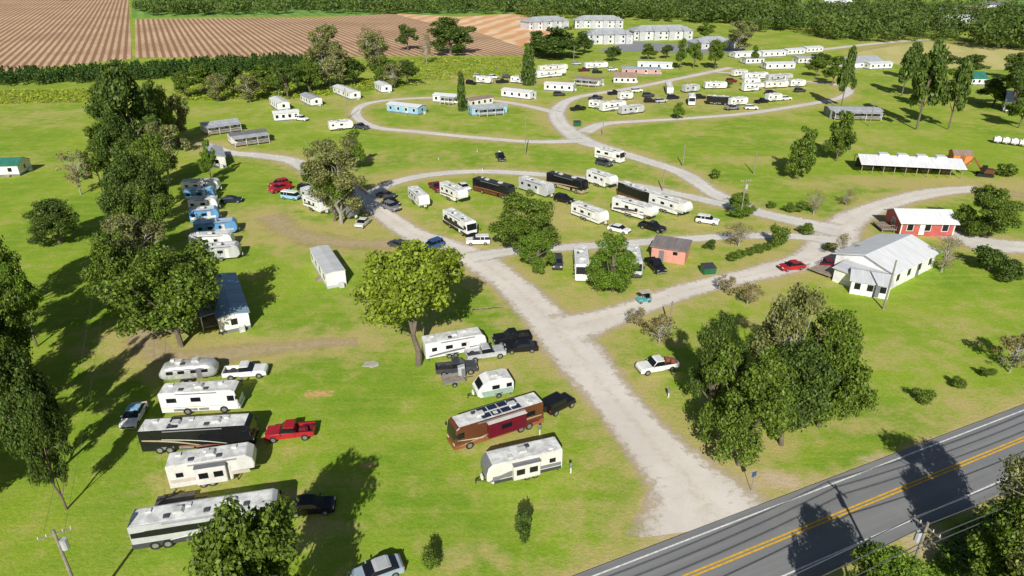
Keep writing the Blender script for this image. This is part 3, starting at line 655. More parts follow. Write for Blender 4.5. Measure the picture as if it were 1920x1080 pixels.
def lobes_for(kind):
    L=[]
    if kind=='pine':
        for i in range(18):
            z=.36+.62*(i+.5)/18; r=.42*(1-((z-.34)/.68)**1.3)*rng.uniform(.4,1.15)+.03; a=i*2.4+rng.uniform(-.5,.5)
            L.append((math.cos(a)*r*.85,math.sin(a)*r*.85,z,rng.uniform(.08,.14)))
        L.append((0,0,.96,.06))
    elif kind=='column':
        for i in range(16):
            z=.08+.88*i/15; r=.22*math.sin(math.pi*min(1,(z*.85+.12)))**.6
            L.append((rng.normal(0,.08),rng.normal(0,.08),z,r+.14))
    elif kind=='shrub':
        for i in range(10):
            a=rng.uniform(0,6.28); r=.3*math.sqrt(rng.uniform()); L.append((math.cos(a)*r,math.sin(a)*r,rng.uniform(.25,.75),rng.uniform(.16,.25)))
    elif kind in('bare','moss'):
        for i in range(34):
            a=rng.uniform(0,6.28); r=.42*math.sqrt(rng.uniform()); z=rng.uniform(.25,.97); r*= (1.15-.6*abs(z-.6)/.4)
            L.append((math.cos(a)*r,math.sin(a)*r,z,rng.uniform(.06,.135)))
    else:
        dense=kind=='dense'; open_=kind=='open'
        K=rng.integers(9,12) if not dense else 13; a0=rng.uniform(0,6.28)
        for k in range(K):
            a=a0+k*2.4+rng.uniform(-.5,.5); r=rng.uniform(.12,.34); z=rng.uniform(.36,.82) if not dense else rng.uniform(.2,.82)
            if k==0: r,z=.05,.85
            if k==1: r,z=.08,.6
            if z>.74: r*=.7
            for q in range(8):
                d=rng.normal(0,1,3); d/=np.linalg.norm(d); e=rng.uniform(.6,1.25)
                L.append((math.cos(a)*r+d[0]*.15*e,math.sin(a)*r+d[1]*.15*e,min(.95,max(.12 if dense else .22,z+d[2]*.12*e)),rng.uniform(.045,.12) if not open_ else rng.uniform(.042,.11)))
    return L
def proto(kind,leafk,n,size,bark):
    lk=kind; L=lobes_for(lk); w=np.array([l[3]**2 for l in L]); cnt=rng.multinomial(n,w/w.sum()); C=[];N=[]
    for l,c in zip(L,cnt):
        d=rng.normal(0,1,(c,3)); d/=np.linalg.norm(d,axis=1)[:,None]; r=l[3]*rng.uniform(.4,1.0,c)**.6*rng.choice([1,1,1,1.3],c)
        C.append(np.array(l[:3])+d*r[:,None]*np.array([1,1,.72])); N.append(d)
    C=np.concatenate(C);N=np.concatenate(N)
    C[:,2]=np.maximum(C[:,2],.03)
    cm=quads_mesh('crown',leaf_quads(C,N,size),LM[leafk])
    b=MB(); tr=.022 if lk!='shrub' else .015
    if lk=='shrub':
        for l in L[:6]: b.tube((0,0,0),(l[0],l[1],l[2]),tr,.005,5)
    else:
        top={'pine':.95,'column':.9}.get(lk,.5); j=[(0,0,0)]
        for i in range(1,5): j.append((rng.normal(0,.012)*i,rng.normal(0,.012)*i,top*i/4))
        for i in range(4): b.tube(j[i],j[i+1],tr*(1.25-.2*i),tr*(1.25-.2*(i+1)),7)
        for l in (L if lk in('bare','moss') else L[::4]):
            if lk=='column': break
            k=min(4,max(1,int(l[2]/top*3.2))) if lk=='pine' else random.choice((2,3,4)); s=Vector(j[k]); e=Vector(l[:3])
            if e.z<s.z: s=Vector(j[1])
            mid=(s+e)/2+Vector((rng.normal(0,.02),rng.normal(0,.02),.03)); b.tube(s,mid,tr*.5,tr*.3,5); b.tube(mid,e,tr*.3,tr*.12,5)
            if lk in('bare','moss'):
                for q in range(4):
                    e2=e+Vector(rng.normal(0,.08,3)); b.tube(mid.lerp(e,.6),e2,tr*.16,tr*.05,4)
    return b.mesh('trunk',bark,fix=False),cm
SPEC=dict(oak=('oak','oak',20000,.0135,BARK),bright=('oak','bright',20000,.0135,BARK),dark=('oak','dark',20000,.0135,BARK),yellow=('open','yellow',22000,.0130,BARK),
 doak=('dense','oak',26000,.0135,BARK),dbright=('dense','bright',26000,.0135,BARK),ddark=('dense','dark',24000,.0135,BARK),
 moss=('moss','moss',13500,.0130,BARKG),bare=('bare','bare',2600,.013,BARKG),pine=('pine','pine',7500,.022,BARK),column=('column','dark',5000,.04,BARK),shrub=('shrub','oak',3500,.034,BARK),shrubd=('shrub','dark',3500,.034,BARK),shrubb=('bare','bare',1800,.024,BARKG))
PRO={}
def get_proto(kind,far):
    key=(kind,far)
    if key not in PRO:
        k,l,n,s,b=SPEC[kind]
        PRO[key]=[proto(k,l,int(n*(.42 if far else 1)),s*(1.6 if far else 1),b) for _ in range(4)]
    return random.choice(PRO[key])
TG='trees and bushes of the park'
def T(kind,bx,by,ty,w,label,cat='tree',group=TG):
    p=gp(bx,by); H=max(1,h_at(p.y,ty)); W=w/sc_at(by)*1.10
    tm,cm=get_proto(kind,p.y>150)
    n='bush' if kind.startswith('shrub') else dict(pine='pine_tree',column='cypress_tree',moss='mossy_tree',bare='bare_tree').get(kind,'leafy_tree')
    t=thing(n,label,'bush' if n=='bush' else 'tree',group,p,random.uniform(0,6.28)); t.scale=(W,W,H)
    link('stem' if n=='bush' else 'trunk',tm,t); link('foliage' if n=='bush' else 'crown',cm,t)
TREES=[
('yellow',785,684,445,232,'big yellow-green oak in the middle foreground beside the dirt road'),('doak',340,650,455,185,'large oak with pale trunk overhanging the mobile home at left'),
('doak',1385,872,650,165,'green tree at the front of the roadside clump'),('moss',1450,800,540,130,'grey mossy tree at the back of the roadside clump'),('doak',1535,800,575,150,'right-hand dense tree of the roadside clump'),
('dark',1465,835,635,150,'middle tree of the roadside clump'),('dark',1325,800,595,105,'dark tree standing for the cast shadow at the left back of the roadside clump'),('oak',510,1225,925,250,'tree at the bottom edge hiding the silver motorhome'),('dark',92,905,650,135,'tall dark tree in the left foreground beside the tree shade'),  # left back tree is a dark stand-in for the clump's cast shadow
('doak',30,735,525,125,'dense tree behind the tall one on the left edge'),('oak',5,600,360,115,'green tree cut by the left edge'),('oak',-150,1010,780,220,'tree outside the left edge casting shade on the lawn'),('dark',-90,850,600,170,'dense tree at the left edge beside the tall dark tree'),
('oak',-30,690,450,140,'light oak at the left edge above the dark trees'),('bright',70,650,490,75,'slim bright tree at the left edge above the tall dark tree'),('oak',55,830,600,95,'slim green tree between the dark trees on the left edge'),('dark',125,955,750,80,'small dark tree at the foot of the tall one in the left foreground'),
('dark',262,305,112,118,'tall dark tree at the top of the left tree line'),('oak',195,300,232,62,'small tree left of the tall dark one on the left line'),('oak',190,350,272,58,'round tree below the small one at the left'),
('bare',152,365,282,52,'bare pale tree on the left lawn'),('ddark',112,458,375,98,'round dark tree alone on the left lawn'),('dark',285,450,285,115,'dark tree in the left line beside the trailer stack'),
('moss',318,345,232,85,'mossy tree in the left line above the trailer stack'),('moss',275,545,405,125,'mossy tree in the left line below the trailer stack'),('oak',240,590,430,115,'green tree leaning out of the left line over the lawn'),
('oak',300,400,250,95,'broad green tree in the upper middle of the left line'),('dark',255,510,340,95,'dark tree low in the left line beside the pole'),('oak',290,500,350,100,'green tree in the lower middle of the left line'),('dark',255,380,210,85,'dark narrow tree in the upper left line behind the mossy one'),
('oak',310,275,150,65,'green tree right of the tall dark one on the left line'),('dark',225,260,140,75,'dark tree left of the tall one on the left line'),('moss',345,262,180,50,'small mossy tree at the right of the upper left line'),
('moss',640,420,262,128,'brownish mossy oak over the trailers left of centre'),('oak',628,415,285,100,'green half of the oak clump over the trailers left of centre'),('bright',666,322,243,42,'slim bright tree behind the brownish oak'),
('bright',397,338,264,32,'small light green tree by the shaded mobile home'),('doak',985,480,360,128,'central leafy tree left of the white trailers'),('dbright',1005,510,428,64,'small bright tree in front of the central leafy tree'),
('dbright',1148,548,440,88,'bright round tree on the triangle lawn'),('doak',1496,336,235,55,'left tree of the pair on the right lawn'),('doak',1568,302,205,52,'right tree of the pair on the right lawn'),
('dbright',1385,405,362,52,'round tree by the grey pole at the right road'),('doak',1842,445,345,112,'big round tree right of the red house'),('dark',1895,215,110,70,'dark tree at the right edge by the white building'),
('pine',1718,243,85,70,'tall pine left in the upper right pine group'),('pine',1778,243,112,55,'tall pine right in the upper right pine group'),('pine',1690,180,90,44,'pine at the back of the upper right pine group'),
('pine',1740,185,88,50,'pine in the middle of the upper right pine group'),('oak',1728,200,130,50,'leafy tree below the middle pine of the upper right group'),('dark',1860,200,140,70,'dark broad tree near the right edge'),('pine',1576,205,92,36,'slim pine by the right bend of the upper loop'),
('oak',1560,160,105,45,'green tree behind the right bend of the upper loop'),('oak',1530,145,105,40,'green tree left of the slim pine at the loop'),('dark',1540,128,98,50,'dark tree behind the green ones at the right loop bend'),('oak',1910,240,160,60,'green tree at the right edge over the white building'),
('dark',1815,140,100,60,'dark tree beyond the green roofed house'),('pine',1705,150,80,40,'pine beyond the group near the tan pasture'),('bright',1795,165,120,45,'bright tree left of the green roofed house'),('dark',1760,135,95,46,'dark tree at the near edge of the tan pasture'),('oak',1905,150,95,60,'green tree beyond the dark one at the right edge'),
('column',990,160,93,26,'dark column shaped cypress at the top centre'),
('column',866,208,142,17,'thin dark column tree behind the pale blue home'),('bare',1765,510,445,60,'bare tree behind the park office'),('bare',1582,490,440,50,'bare tree left of the park office'),
('ddark',1045,108,46,115,'broad dark oak beside the far apartments'),('dark',1010,105,58,60,'dark oak left of the broad one by the far apartments'),('ddark',845,102,32,88,'broad dark oak in front of the plowed field'),('dark',765,95,45,42,'small dark tree in front of the plowed field'),
('bare',700,130,48,62,'pale bare tree at the lower edge of the plowed field'),('moss',700,135,62,60,'mossy tree behind the pale bare one at the plowed field'),('moss',615,125,48,66,'mossy tree at the lower edge of the plowed field'),('moss',620,165,78,75,'big mossy tree in the belt below the plowed field'),
('oak',385,175,120,62,'first tree from the left in the belt below the plowed field'),('dark',440,178,118,58,'second tree from the left in the belt below the plowed field'),('oak',495,175,120,58,'third tree from the left in the belt below the plowed field'),
('dark',540,185,112,62,'fourth tree from the left in the belt below the plowed field'),('oak',580,175,108,52,'fifth tree from the left in the belt below the plowed field'),('dark',665,160,105,50,'sixth tree from the left in the belt, right of the big mossy tree'),
('oak',720,160,108,55,'seventh tree from the left in the belt below the plowed field'),('dark',765,160,112,45,'eighth tree at the right end of the belt below the plowed field'),('bare',800,120,62,26,'thin bare trunk tree in front of the broad oak by the field'),
('moss',410,190,140,50,'mossy tree in front of the belt at its left end'),('moss',470,192,140,55,'mossy tree in front of the third belt tree'),('moss',740,165,118,50,'mossy tree in front of the belt at its right end'),('bright',560,170,120,40,'bright tree inside the belt below the plowed field'),('oak',350,185,130,45,'green tree joining the belt to the left tree line'),
('oak',1275,130,72,26,'slim tree by the front of the apartments'),('oak',1300,128,78,34,'second slim tree right of the apartments'),('oak',1340,130,72,40,'bushy tree right of the far apartments'),('dark',1150,115,85,30,'small tree in front of the far apartments'),
('dark',1095,100,62,34,'dark tree between the front apartment block and the oaks'),('oak',1215,112,82,36,'green tree in front of the widest apartment block'),('dark',1250,110,84,30,'dark tree at the foot of the widest apartment block'),('oak',1320,75,42,40,'tree behind the right end of the apartments'),
('moss',1385,100,40,60,'tall mossy tree right of the apartments'),('bright',1270,224,192,26,'small green tree inside the upper right loop'),('oak',1413,120,85,18,'small tree before the back row homes'),
('moss',1890,1100,895,200,'mossy tree at the bottom right corner'),('doak',1870,1130,950,180,'green tree below the mossy one at the bottom right corner'),('bright',1625,1170,1020,140,'leafy treetop at the bottom edge beside the highway'),
('shrubb',1892,698,625,70,'thin shrub tree on the right lawn'),('oak',1600,1230,1090,160,'tree outside the bottom edge by the highway'),
('bare',1385,462,415,60,'bare shrub tree on the right of the middle drive'),('bare',1525,402,358,42,'left bare sapling by the right road bend'),('bare',1586,385,355,36,'right bare sapling by the right road bend'),('oak',1365,165,150,18,'tiny tree at the top of the upper loop')]
for a in TREES: T(*a)
SH=[('shrubd',985,1015,950,38,'dark upright bush on the foreground lawn'),('shrub',808,1070,1022,38,'small bush near the bottom edge'),('shrubb',1235,645,592,58,'bare bush right of the fork, lower'),('shrubb',1195,612,580,42,'bare bush right of the fork, upper'),
('shrubb',1400,572,530,48,'bare bush right on the gravel branch'),('shrubb',1360,548,515,38,'bare bush left on the gravel branch'),('shrubd',1853,508,458,58,'round dark bush right of the office, left one'),('shrubd',1897,528,488,52,'round dark bush right of the office, right one'),
('shrub',1725,752,725,40,'low bush on the right lawn, lowest'),('shrub',1797,728,708,28,'low bush on the right lawn, middle'),('shrub',1850,708,690,30,'low bush on the right lawn, upper'),
('shrub',1455,462,412,36,'spiky bush at the road by the right end of the drive'),('shrubd',1330,468,448,22,'dark bush beside the short hedge'),('shrub',1480,398,380,24,'small bush at the right road bend, left'),('shrub',1500,398,378,24,'small bush at the right road bend, middle'),('shrub',1445,390,375,18,'small bush at the right road bend, first'),
('shrub',1510,440,418,30,'bush at the gravel junction'),('shrub',1340,335,315,18,'small bush on the right lawn by the road'),('shrub',1885,330,305,36,'sparse bush right of the excavator'),('shrub',1555,470,452,26,'bush left of the office deck')]
for i,x in enumerate((1375,1390,1405,1420,1436)): SH.append(('shrub',x,490-5*i,472-5*i,22,'short hedge bush on the triangle lawn, '+('first','second','third','fourth','fifth')[i]+' from left'))
for a in SH: T(*a,group='bushes of the park')
# --- stuff vegetation
def in_poly(P,n):
    P=np.array([[*gp(*q)[:2]] for q in P]); lo=P.min(0);hi=P.max(0); out=[]; tot=0
    while tot<n:
        X=rng.uniform(lo,hi,(n*2,2)); c=np.zeros(len(X),bool)
        for i in range(len(P)):
            a=P[i];b=P[i-1]
            with np.errstate(divide='ignore',invalid='ignore'):
                c^=((a[1]>X[:,1])!=(b[1]>X[:,1]))&(X[:,0]<(b[0]-a[0])*(X[:,1]-a[1])/(b[1]-a[1]+1e-12)+a[0])
        out.append(X[c]); tot+=c.sum()
    return np.concatenate(out)[:n]
def thin(Pn,k=-.25):
    x,y=Pn[:,0],Pn[:,1]; v=np.sin(x*.031+1)*np.sin(y*.024+2)+.5*np.sin(x*.083+y*.05)+.4*np.sin(y*.11-x*.02)
    return Pn[v>k]
def scatter_crowns(pos,hmin,hmax,wk,nl,size,cone=False):
    allV=[]
    for (x,y) in pos:
        f=.5+.5*math.sin(x*.05+2)*math.cos(y*.037); H=hmin+(hmax-hmin)*(rng.uniform()*.6+.4*f); W=H*wk*rng.uniform(.6,1.4)
        d=rng.normal(0,1,(nl,3)); d/=np.linalg.norm(d,axis=1)[:,None]; k=rng.uniform(.6,1.05,nl)
        if cone:
            z=rng.uniform(.08,1,nl); a=rng.uniform(0,6.28,nl); r=(1-z)*.5+.06; C=np.stack([np.cos(a)*r*W,np.sin(a)*r*W,z*H],1)
        else:
            lump=1+.35*np.sin(d[:,0]*5+x)*np.cos(d[:,1]*5+y); C=np.stack([d[:,0]*k*lump*W/2,d[:,1]*k*lump*W/2,H*(.58+.42*d[:,2]*k)],1)
        C+=np.array([x,y,0]); allV.append(leaf_quads(C,d,size*H))
    return np.concatenate(allV)
def stuff(name,V,m,label,cat): tag(link(name,quads_mesh(name,V,m)),label,cat,None,'stuff')
stuff('far_forest',np.concatenate([scatter_crowns(thin(in_poly([(1400,64),(1480,58),(1560,76),(1920,99),(1990,90),(1990,42),(1650,36),(1400,36)],700),-.3),5,20,.75,170,.055),
  scatter_crowns(thin(in_poly([(970,28),(1400,30),(1480,22),(1500,6),(1990,2),(2300,-25),(200,-25),(960,6)],1300),-.9),9,20,.85,110,.08),
  scatter_crowns(in_poly([(1175,38),(1300,44),(1400,46),(1400,24),(970,20),(980,34)],330),7,17,.85,120,.075),
  scatter_crowns(thin(in_poly([(1500,30),(1990,34),(1990,14),(1500,16)],200),-.1),5,14,.9,110,.08)]),LM['forest'],'mixed green forest across the far top right','forest')
stuff('tree_line',np.concatenate([scatter_crowns(thin(in_poly([(255,31),(600,28),(975,27),(975,14),(600,12),(255,18)],420),-.75),6,16,.9,110,.08),
  scatter_crowns(thin(in_poly([(-200,0),(1000,4),(1000,-12),(-300,-14)],500),-.9),9,19,.9,90,.09)]),LM['forest'],'dark line of trees behind the plowed field','tree line')
stuff('pine_plantation',scatter_crowns(in_poly([(-60,166),(250,152),(600,128),(600,112),(250,128),(-60,146)],900),2.8,5.2,.62,60,.10,True),LM['hedge'],'dark rows of young pines along the lower edge of the plowed field','young pines')
W1=in_poly([(-60,196),(210,190),(230,165),(-60,172)],1500); W2=in_poly([(330,150),(480,140),(600,130),(640,112),(250,140)],1200); W3=in_poly([(800,150),(960,150),(985,108),(700,108),(640,130)],1800)
W4=in_poly([(330,190),(560,185),(800,158),(700,150),(330,165)],2000)
def weeds(Pn,s,h): 
    C=np.column_stack([Pn,rng.uniform(.05,h,len(Pn))]); return leaf_quads(C,np.tile([0,0,2.2],(len(C),1)),s,.7)
stuff('tall_weeds',np.concatenate([weeds(np.repeat(W,4,0)+rng.normal(0,.9,(len(W)*4,2)),.4,h_) for W,h_ in ((W1,.25),(W2,.4),(W3,.5),(W4,1.0))]),LM['weed'],'yellow green scrub and tall weeds between the pines and the lawns','scrub')
W5=in_poly([(1740,1090),(1790,1000),(1930,925),(1990,1090)],1500)
stuff('roadside_brush',weeds(np.repeat(W5,6,0)+rng.normal(0,.3,(len(W5)*6,2)),.16,1.0),LM['bright'],'low green brush beside the highway at bottom right','brush')
# ---------------------------------------------------------------- roads
def spline(pts,n=6):
    p=[Vector(pts[0])*2-Vector(pts[1])]+[Vector(q) for q in pts]+[Vector(pts[-1])*2-Vector(pts[-2])]; out=[]
    for i in range(1,len(p)-2):
        for k in range(n):
            t=k/n; a,b,c,d=p[i-1],p[i],p[i+1],p[i+2]
            out.append(.5*((2*b)+(c-a)*t+(2*a-5*b+4*c-d)*t*t+(3*b-a-3*c+d)*t**3))
    out.append(p[-2]); return out
ROADS=[
('dirt_road',[(1345,990),(1300,915),(1215,822),(1140,735),(1075,655),(1020,592),(955,530),(895,488),(835,460),(775,438),(725,405),(692,378)],[14,8.6,5.8,5.8,7.0,6.4,5.6,6.4,5.5,5,4.6,4.2]),
('dirt_road',[(1060,618),(1150,592),(1250,556),(1330,533),(1430,511),(1530,480),(1562,450),(1590,415),(1650,387),(1740,363),(1830,353)],[8,5,4.2,4.2,4.5,6,8,6,5,5,4]),
('gravel_road',[(880,484),(960,471),(1060,464),(1180,456),(1290,448),(1400,442),(1500,444),(1570,452)],[4.5,3.4]+[3.0]*5+[5]),
('gravel_road',[(1570,432),(1490,414),(1405,393),(1340,363),(1280,325),(1210,301),(1130,276),(1090,262),(1052,232),(1045,207),(1080,183),(1180,166),(1280,146),(1370,127)],[7,5]+[4.4]*4+[5.2,6.5,5.5,5.2]+[3.8]*4),
('gravel_road',[(692,378),(715,352),(785,331),(880,322),(970,324),(1060,332),(1180,346),(1280,366),(1350,382),(1405,392)],[3.5]*10),
('gravel_road',[(1095,264),(1000,266),(880,257),(780,247),(710,240),(675,225),(668,208),(690,194),(750,186),(850,182)],[4.6]+[3.3]*9),
('gravel_road',[(1045,212),(985,198),(920,188),(850,182)],[4.2,3.4,3.0,2.8]),
('gravel_road',[(1095,248),(1130,233),(1190,228),(1290,222),(1400,213),(1500,198),(1570,185),(1592,170),(1562,158),(1480,150),(1400,140),(1330,134)],[5.4,4.4]+[3.2]*10),
('gravel_road',[(692,378),(640,352),(595,325),(545,301),(480,291),(430,286),(380,270)],[4,5,5,4.6,4.4,4,3.5]),
('dirt_track',[(500,405),(560,440),(640,455),(740,458)],[6,6,5.5,4.5]),('dirt_track',[(285,600),(268,640),(310,668),(400,668),(520,652),(670,640)],[3,4.5,5,4.5,3.4,2.6]),
('gravel_road',[(1770,436),(1850,458),(1930,464),(2010,470)],[6,7,6,6]),('dirt_track',[(1830,353),(1880,362),(1960,372)],[5,5,5]),('gravel_road',[(1490,98),(1560,91),(1650,81),(1740,74)],[5]*4),('dirt_track',[(1590,100),(1740,76),(1960,98)],[3]*3)]
def road_mat(name,ca,cb,ce,lo=.55,hi=1.08,amp=1.3,mx=1.0):
    m,nt,b=newmat(name); g=nd(nt,'ShaderNodeNewGeometry').outputs['Position']
    at=nd(nt,'ShaderNodeAttribute'); at.attribute_name='edge'; e=at.outputs['Fac']
    n1=noise(nt,g,.12,4);n2=noise(nt,g,1.1,5,.7);n3=noise(nt,g,6,3,.7)
    c=mixc(nt,mapr(nt,n1,.35,.65),ca,cb); c=mixc(nt,mapr(nt,n2,.48,.78,0,.35),c,ce)
    c=mixc(nt,mapr(nt,e,.55,1.0,0,.8),c,ce); c=mixc(nt,mapr(nt,n3,.3,.75,0,.25),c,tuple(x*.55 for x in ca))
    rut=mapr(nt,e,.0,.24,.4,0); c=mixc(nt,mth(nt,'MULTIPLY',rut,mapr(nt,n2,.35,.65)),c,tuple(x*.85 for x in ce))
    nt.links.new(c,b.inputs['Base Color']); b.inputs['Roughness'].default_value=.95; b.inputs['Specular IOR Level'].default_value=.1
    v=mth(nt,'ADD',e,mth(nt,'MULTIPLY',mth(nt,'SUBTRACT',n2,.5),amp))
    v=mth(nt,'ADD',v,mth(nt,'MULTIPLY',mth(nt,'SUBTRACT',n1,.5),amp*.6))
    nt.links.new(mapr(nt,v,lo,hi,mx,0),b.inputs['Alpha']); return m
GR=road_mat('gravel',(.68,.65,.60),(.80,.76,.70),(.60,.52,.38)); DR=road_mat('dirt',(.72,.66,.59),(.82,.76,.68),(.62,.50,.36)); TK=road_mat('track_dirt',(.58,.46,.27),(.62,.49,.31),(.48,.43,.17),.0,1.0,2.4,.8)
SEGS=[]
for ri,(nm,px,ws) in enumerate(ROADS):
    pts=[gp(*q) for q in px]; pts=[Vector((p.x,p.y,w)) for p,w in zip(pts,ws)]; sp=spline(pts)
    vs=[];fs=[];ed=[]; z=.02+.004*ri
    for i,p in enumerate(sp):
        a=sp[max(0,i-1)];c=sp[min(len(sp)-1,i+1)]; d=Vector((c.x-a.x,c.y-a.y,0)).normalized(); n=Vector((-d.y,d.x,0)); w=p.z*.67
        for k in (-1,-.5,0,.5,1): q=Vector((p.x,p.y,0))+n*w*k; vs.append((q.x,q.y,z)); ed.append(abs(k))
        if i: 
            o=5*(i-1); fs+=[(o+j,o+j+1,o+j+6,o+j+5) for j in range(4)]
            SEGS.append((sp[i-1].x,sp[i-1].y,p.x,p.y,p.z/2,nm))
    me=bpy.data.meshes.new(nm); me.from_pydata(vs,[],fs); me.materials.append({'dirt_road':DR,'gravel_road':GR,'dirt_track':TK}[nm])
    at=me.attributes.new('edge','FLOAT','POINT'); at.data.foreach_set('value',ed); o=link(nm,me); o['kind']='structure'
# highway
A=gp(1130,1075);B=gp(1920,770); hd=(B-A).normalized(); hn=Vector((hd.y,-hd.x,0))  # towards camera side
lane=6.9
def strip(name,o0,o1,z,m,s0=-400,s1=900,n=130):
    vs=[];fs=[]
    for i in range(n+1):
        s=s0+(s1-s0)*i/n
        for o in (o0,(o0+o1)/2,o1): q=A+hd*s+hn*o; vs.append((q.x,q.y,z))
        if i: b=3*(i-1); fs+=[(b,b+1,b+4,b+3),(b+1,b+2,b+5,b+4)]
    me=bpy.data.meshes.new(name); me.from_pydata(vs,[],fs); me.materials.append(m); o=link(name,me); o['kind']='structure'; return o
m,nt,b=newmat('asphalt'); g=nd(nt,'ShaderNodeNewGeometry').outputs['Position']
mp=nd(nt,'ShaderNodeMapping'); mp.inputs['Rotation'].default_value=(0,0,-math.atan2(hd.y,hd.x)); nt.links.new(g,mp.inputs['Vector'])
mp2=nd(nt,'ShaderNodeMapping'); mp2.inputs['Scale'].default_value=(.03,.9,1); nt.links.new(mp.outputs[0],mp2.inputs['Vector'])
c=mixc(nt,mapr(nt,noise(nt,mp2.outputs[0],1,3),.3,.7),(.205,.207,.213),(.265,.265,.268)); c=mixc(nt,mapr(nt,noise(nt,g,8,4,.8),.3,.7,0,.25),c,(.15,.15,.155))
c=mixc(nt,mapr(nt,noise(nt,g,.25,4),.5,.75,0,.4),c,(.29,.285,.27))
nt.links.new(c,b.inputs['Base Color']); b.inputs['Roughness'].default_value=.85
strip('highway',-.75,lane+1.2,.11,m)
WL=mat('road_white',(.82,.82,.8),.7,0,.3,3); YL=mat('road_yellow',(.80,.46,.03),.7,0,.25,3)
strip('road_marking',-.08,.08,.116,WL); strip('road_marking',lane-.08,lane+.08,.116,WL)
strip('road_marking',lane/2-.28,lane/2-.09,.116,YL); strip('road_marking',lane/2+.09,lane/2+.28,.116,YL)
def wire(p0,p1,sag,lb,r=.04,g='overhead wires'):
    b=MB(); n=24; q=[Vector(p0).lerp(Vector(p1),i/n)+Vector((0,0,-sag*4*(i/n)*(1-i/n))) for i in range(n+1)]
    for i in range(n): b.tube(q[i],q[i+1],r,r,4)
    tag(b.build('overhead_wire',WIREM),lb,'wire',g)
pp=gp(1682,1142); PH=h_at(pp.y,980)
for k,(o,z) in enumerate(((-1.0,-.25),(0.0,-.2),(1.0,-.25),(.1,-2.6))):
    for s in (-1,1): wire(pp+hn*o+Vector((0,0,PH+z)),pp+hd*55*s+hn*o+Vector((0,0,PH+z+.5)),1.0,'overhead wire along the highway at the bottom right pole')
lp=gp(162,1150); LH=h_at(lp.y,993)
for o in (-.8,.8): wire(lp+Vector((o,0,LH-.3)),gp(229,488)+Vector((o,0,9)),1.2,'overhead wire running up the left lawn from the bottom left pole',.012)
# sign stake by verge
t=thing('road_sign','small sign on a thin stake on the verge by the highway','sign',None,gp(1408,920),R(110))
MB().tube((0,0,0),(0,0,2.4),.035).build('post',CHROME,t); MB().box(0,0,2.2,.06,.5,.6).build('sign_panel',paint('blue'),t)
tag(MB().tube((0,0,.5),(4.6,.9,.5),.06).tube((0,0,0),(0,0,.55),.07).tube((2.3,.45,0),(2.3,.45,.55),.07).tube((4.6,.9,0),(4.6,.9,.55),.07).build('rail_fence',POLEM),'short low rail fence beside the big oak and dirt road','fence').location=gp(885,585)
# ---------------------------------------------------------------- ground
ys=[-300+ i*30 for i in range(11)]; y=30.
while y<6500: ys.append(y); y+=max(.6,.0105*y) if y<520 else .06*y
ys=np.array(ys); us=np.linspace(-1,1,460)
HWd=160+1.0*np.maximum(ys,0); X=us[None,:]*HWd[:,None]; Y=np.repeat(ys[:,None],len(us),1); X=X.ravel();Y=Y.ravel()
dirt=np.zeros(len(X));dry=np.zeros(len(X));clay=np.zeros(len(X))
sel=(Y>35)&(Y<460)
xs_,ys_=X[sel],Y[sel]; dd=np.zeros(len(xs_)); dy=np.zeros(len(xs_))
for (x0,y0,x1,y1,w,nm) in SEGS:
    mrg=w+30; k=(xs_>min(x0,x1)-mrg)&(xs_<max(x0,x1)+mrg)&(ys_>min(y0,y1)-mrg)&(ys_<max(y0,y1)+mrg)
    if not k.any(): continue
    px,py=xs_[k],ys_[k]; vx,vy=x1-x0,y1-y0; t=np.clip(((px-x0)*vx+(py-y0)*vy)/(vx*vx+vy*vy+1e-9),0,1)
    d=np.hypot(px-x0-vx*t,py-y0-vy*t)-w
    if nm!='dirt_track': dd[k]=np.maximum(dd[k],np.clip(1-d/2.6,0,1)*.74)
    else: dd[k]=np.maximum(dd[k],np.clip(1-(d+w*.5)/4,0,1)*.5)
    dy[k]=np.maximum(dy[k],np.exp(-np.maximum(d,0)/8)*.95)
dirt[sel]=dd;dry[sel]=dy
off=(X-A.x)*hn.x+(Y-A.y)*hn.y; near=np.abs(off-lane/2)-lane/2-1.0
ver=np.exp(-np.maximum(near,0)/2.6)*(Y<200)*(Y>-50); dry=np.maximum(dry,ver*.95); dirt=np.maximum(dirt,np.exp(-np.maximum(near,0)/.8)*.6*(Y<200))
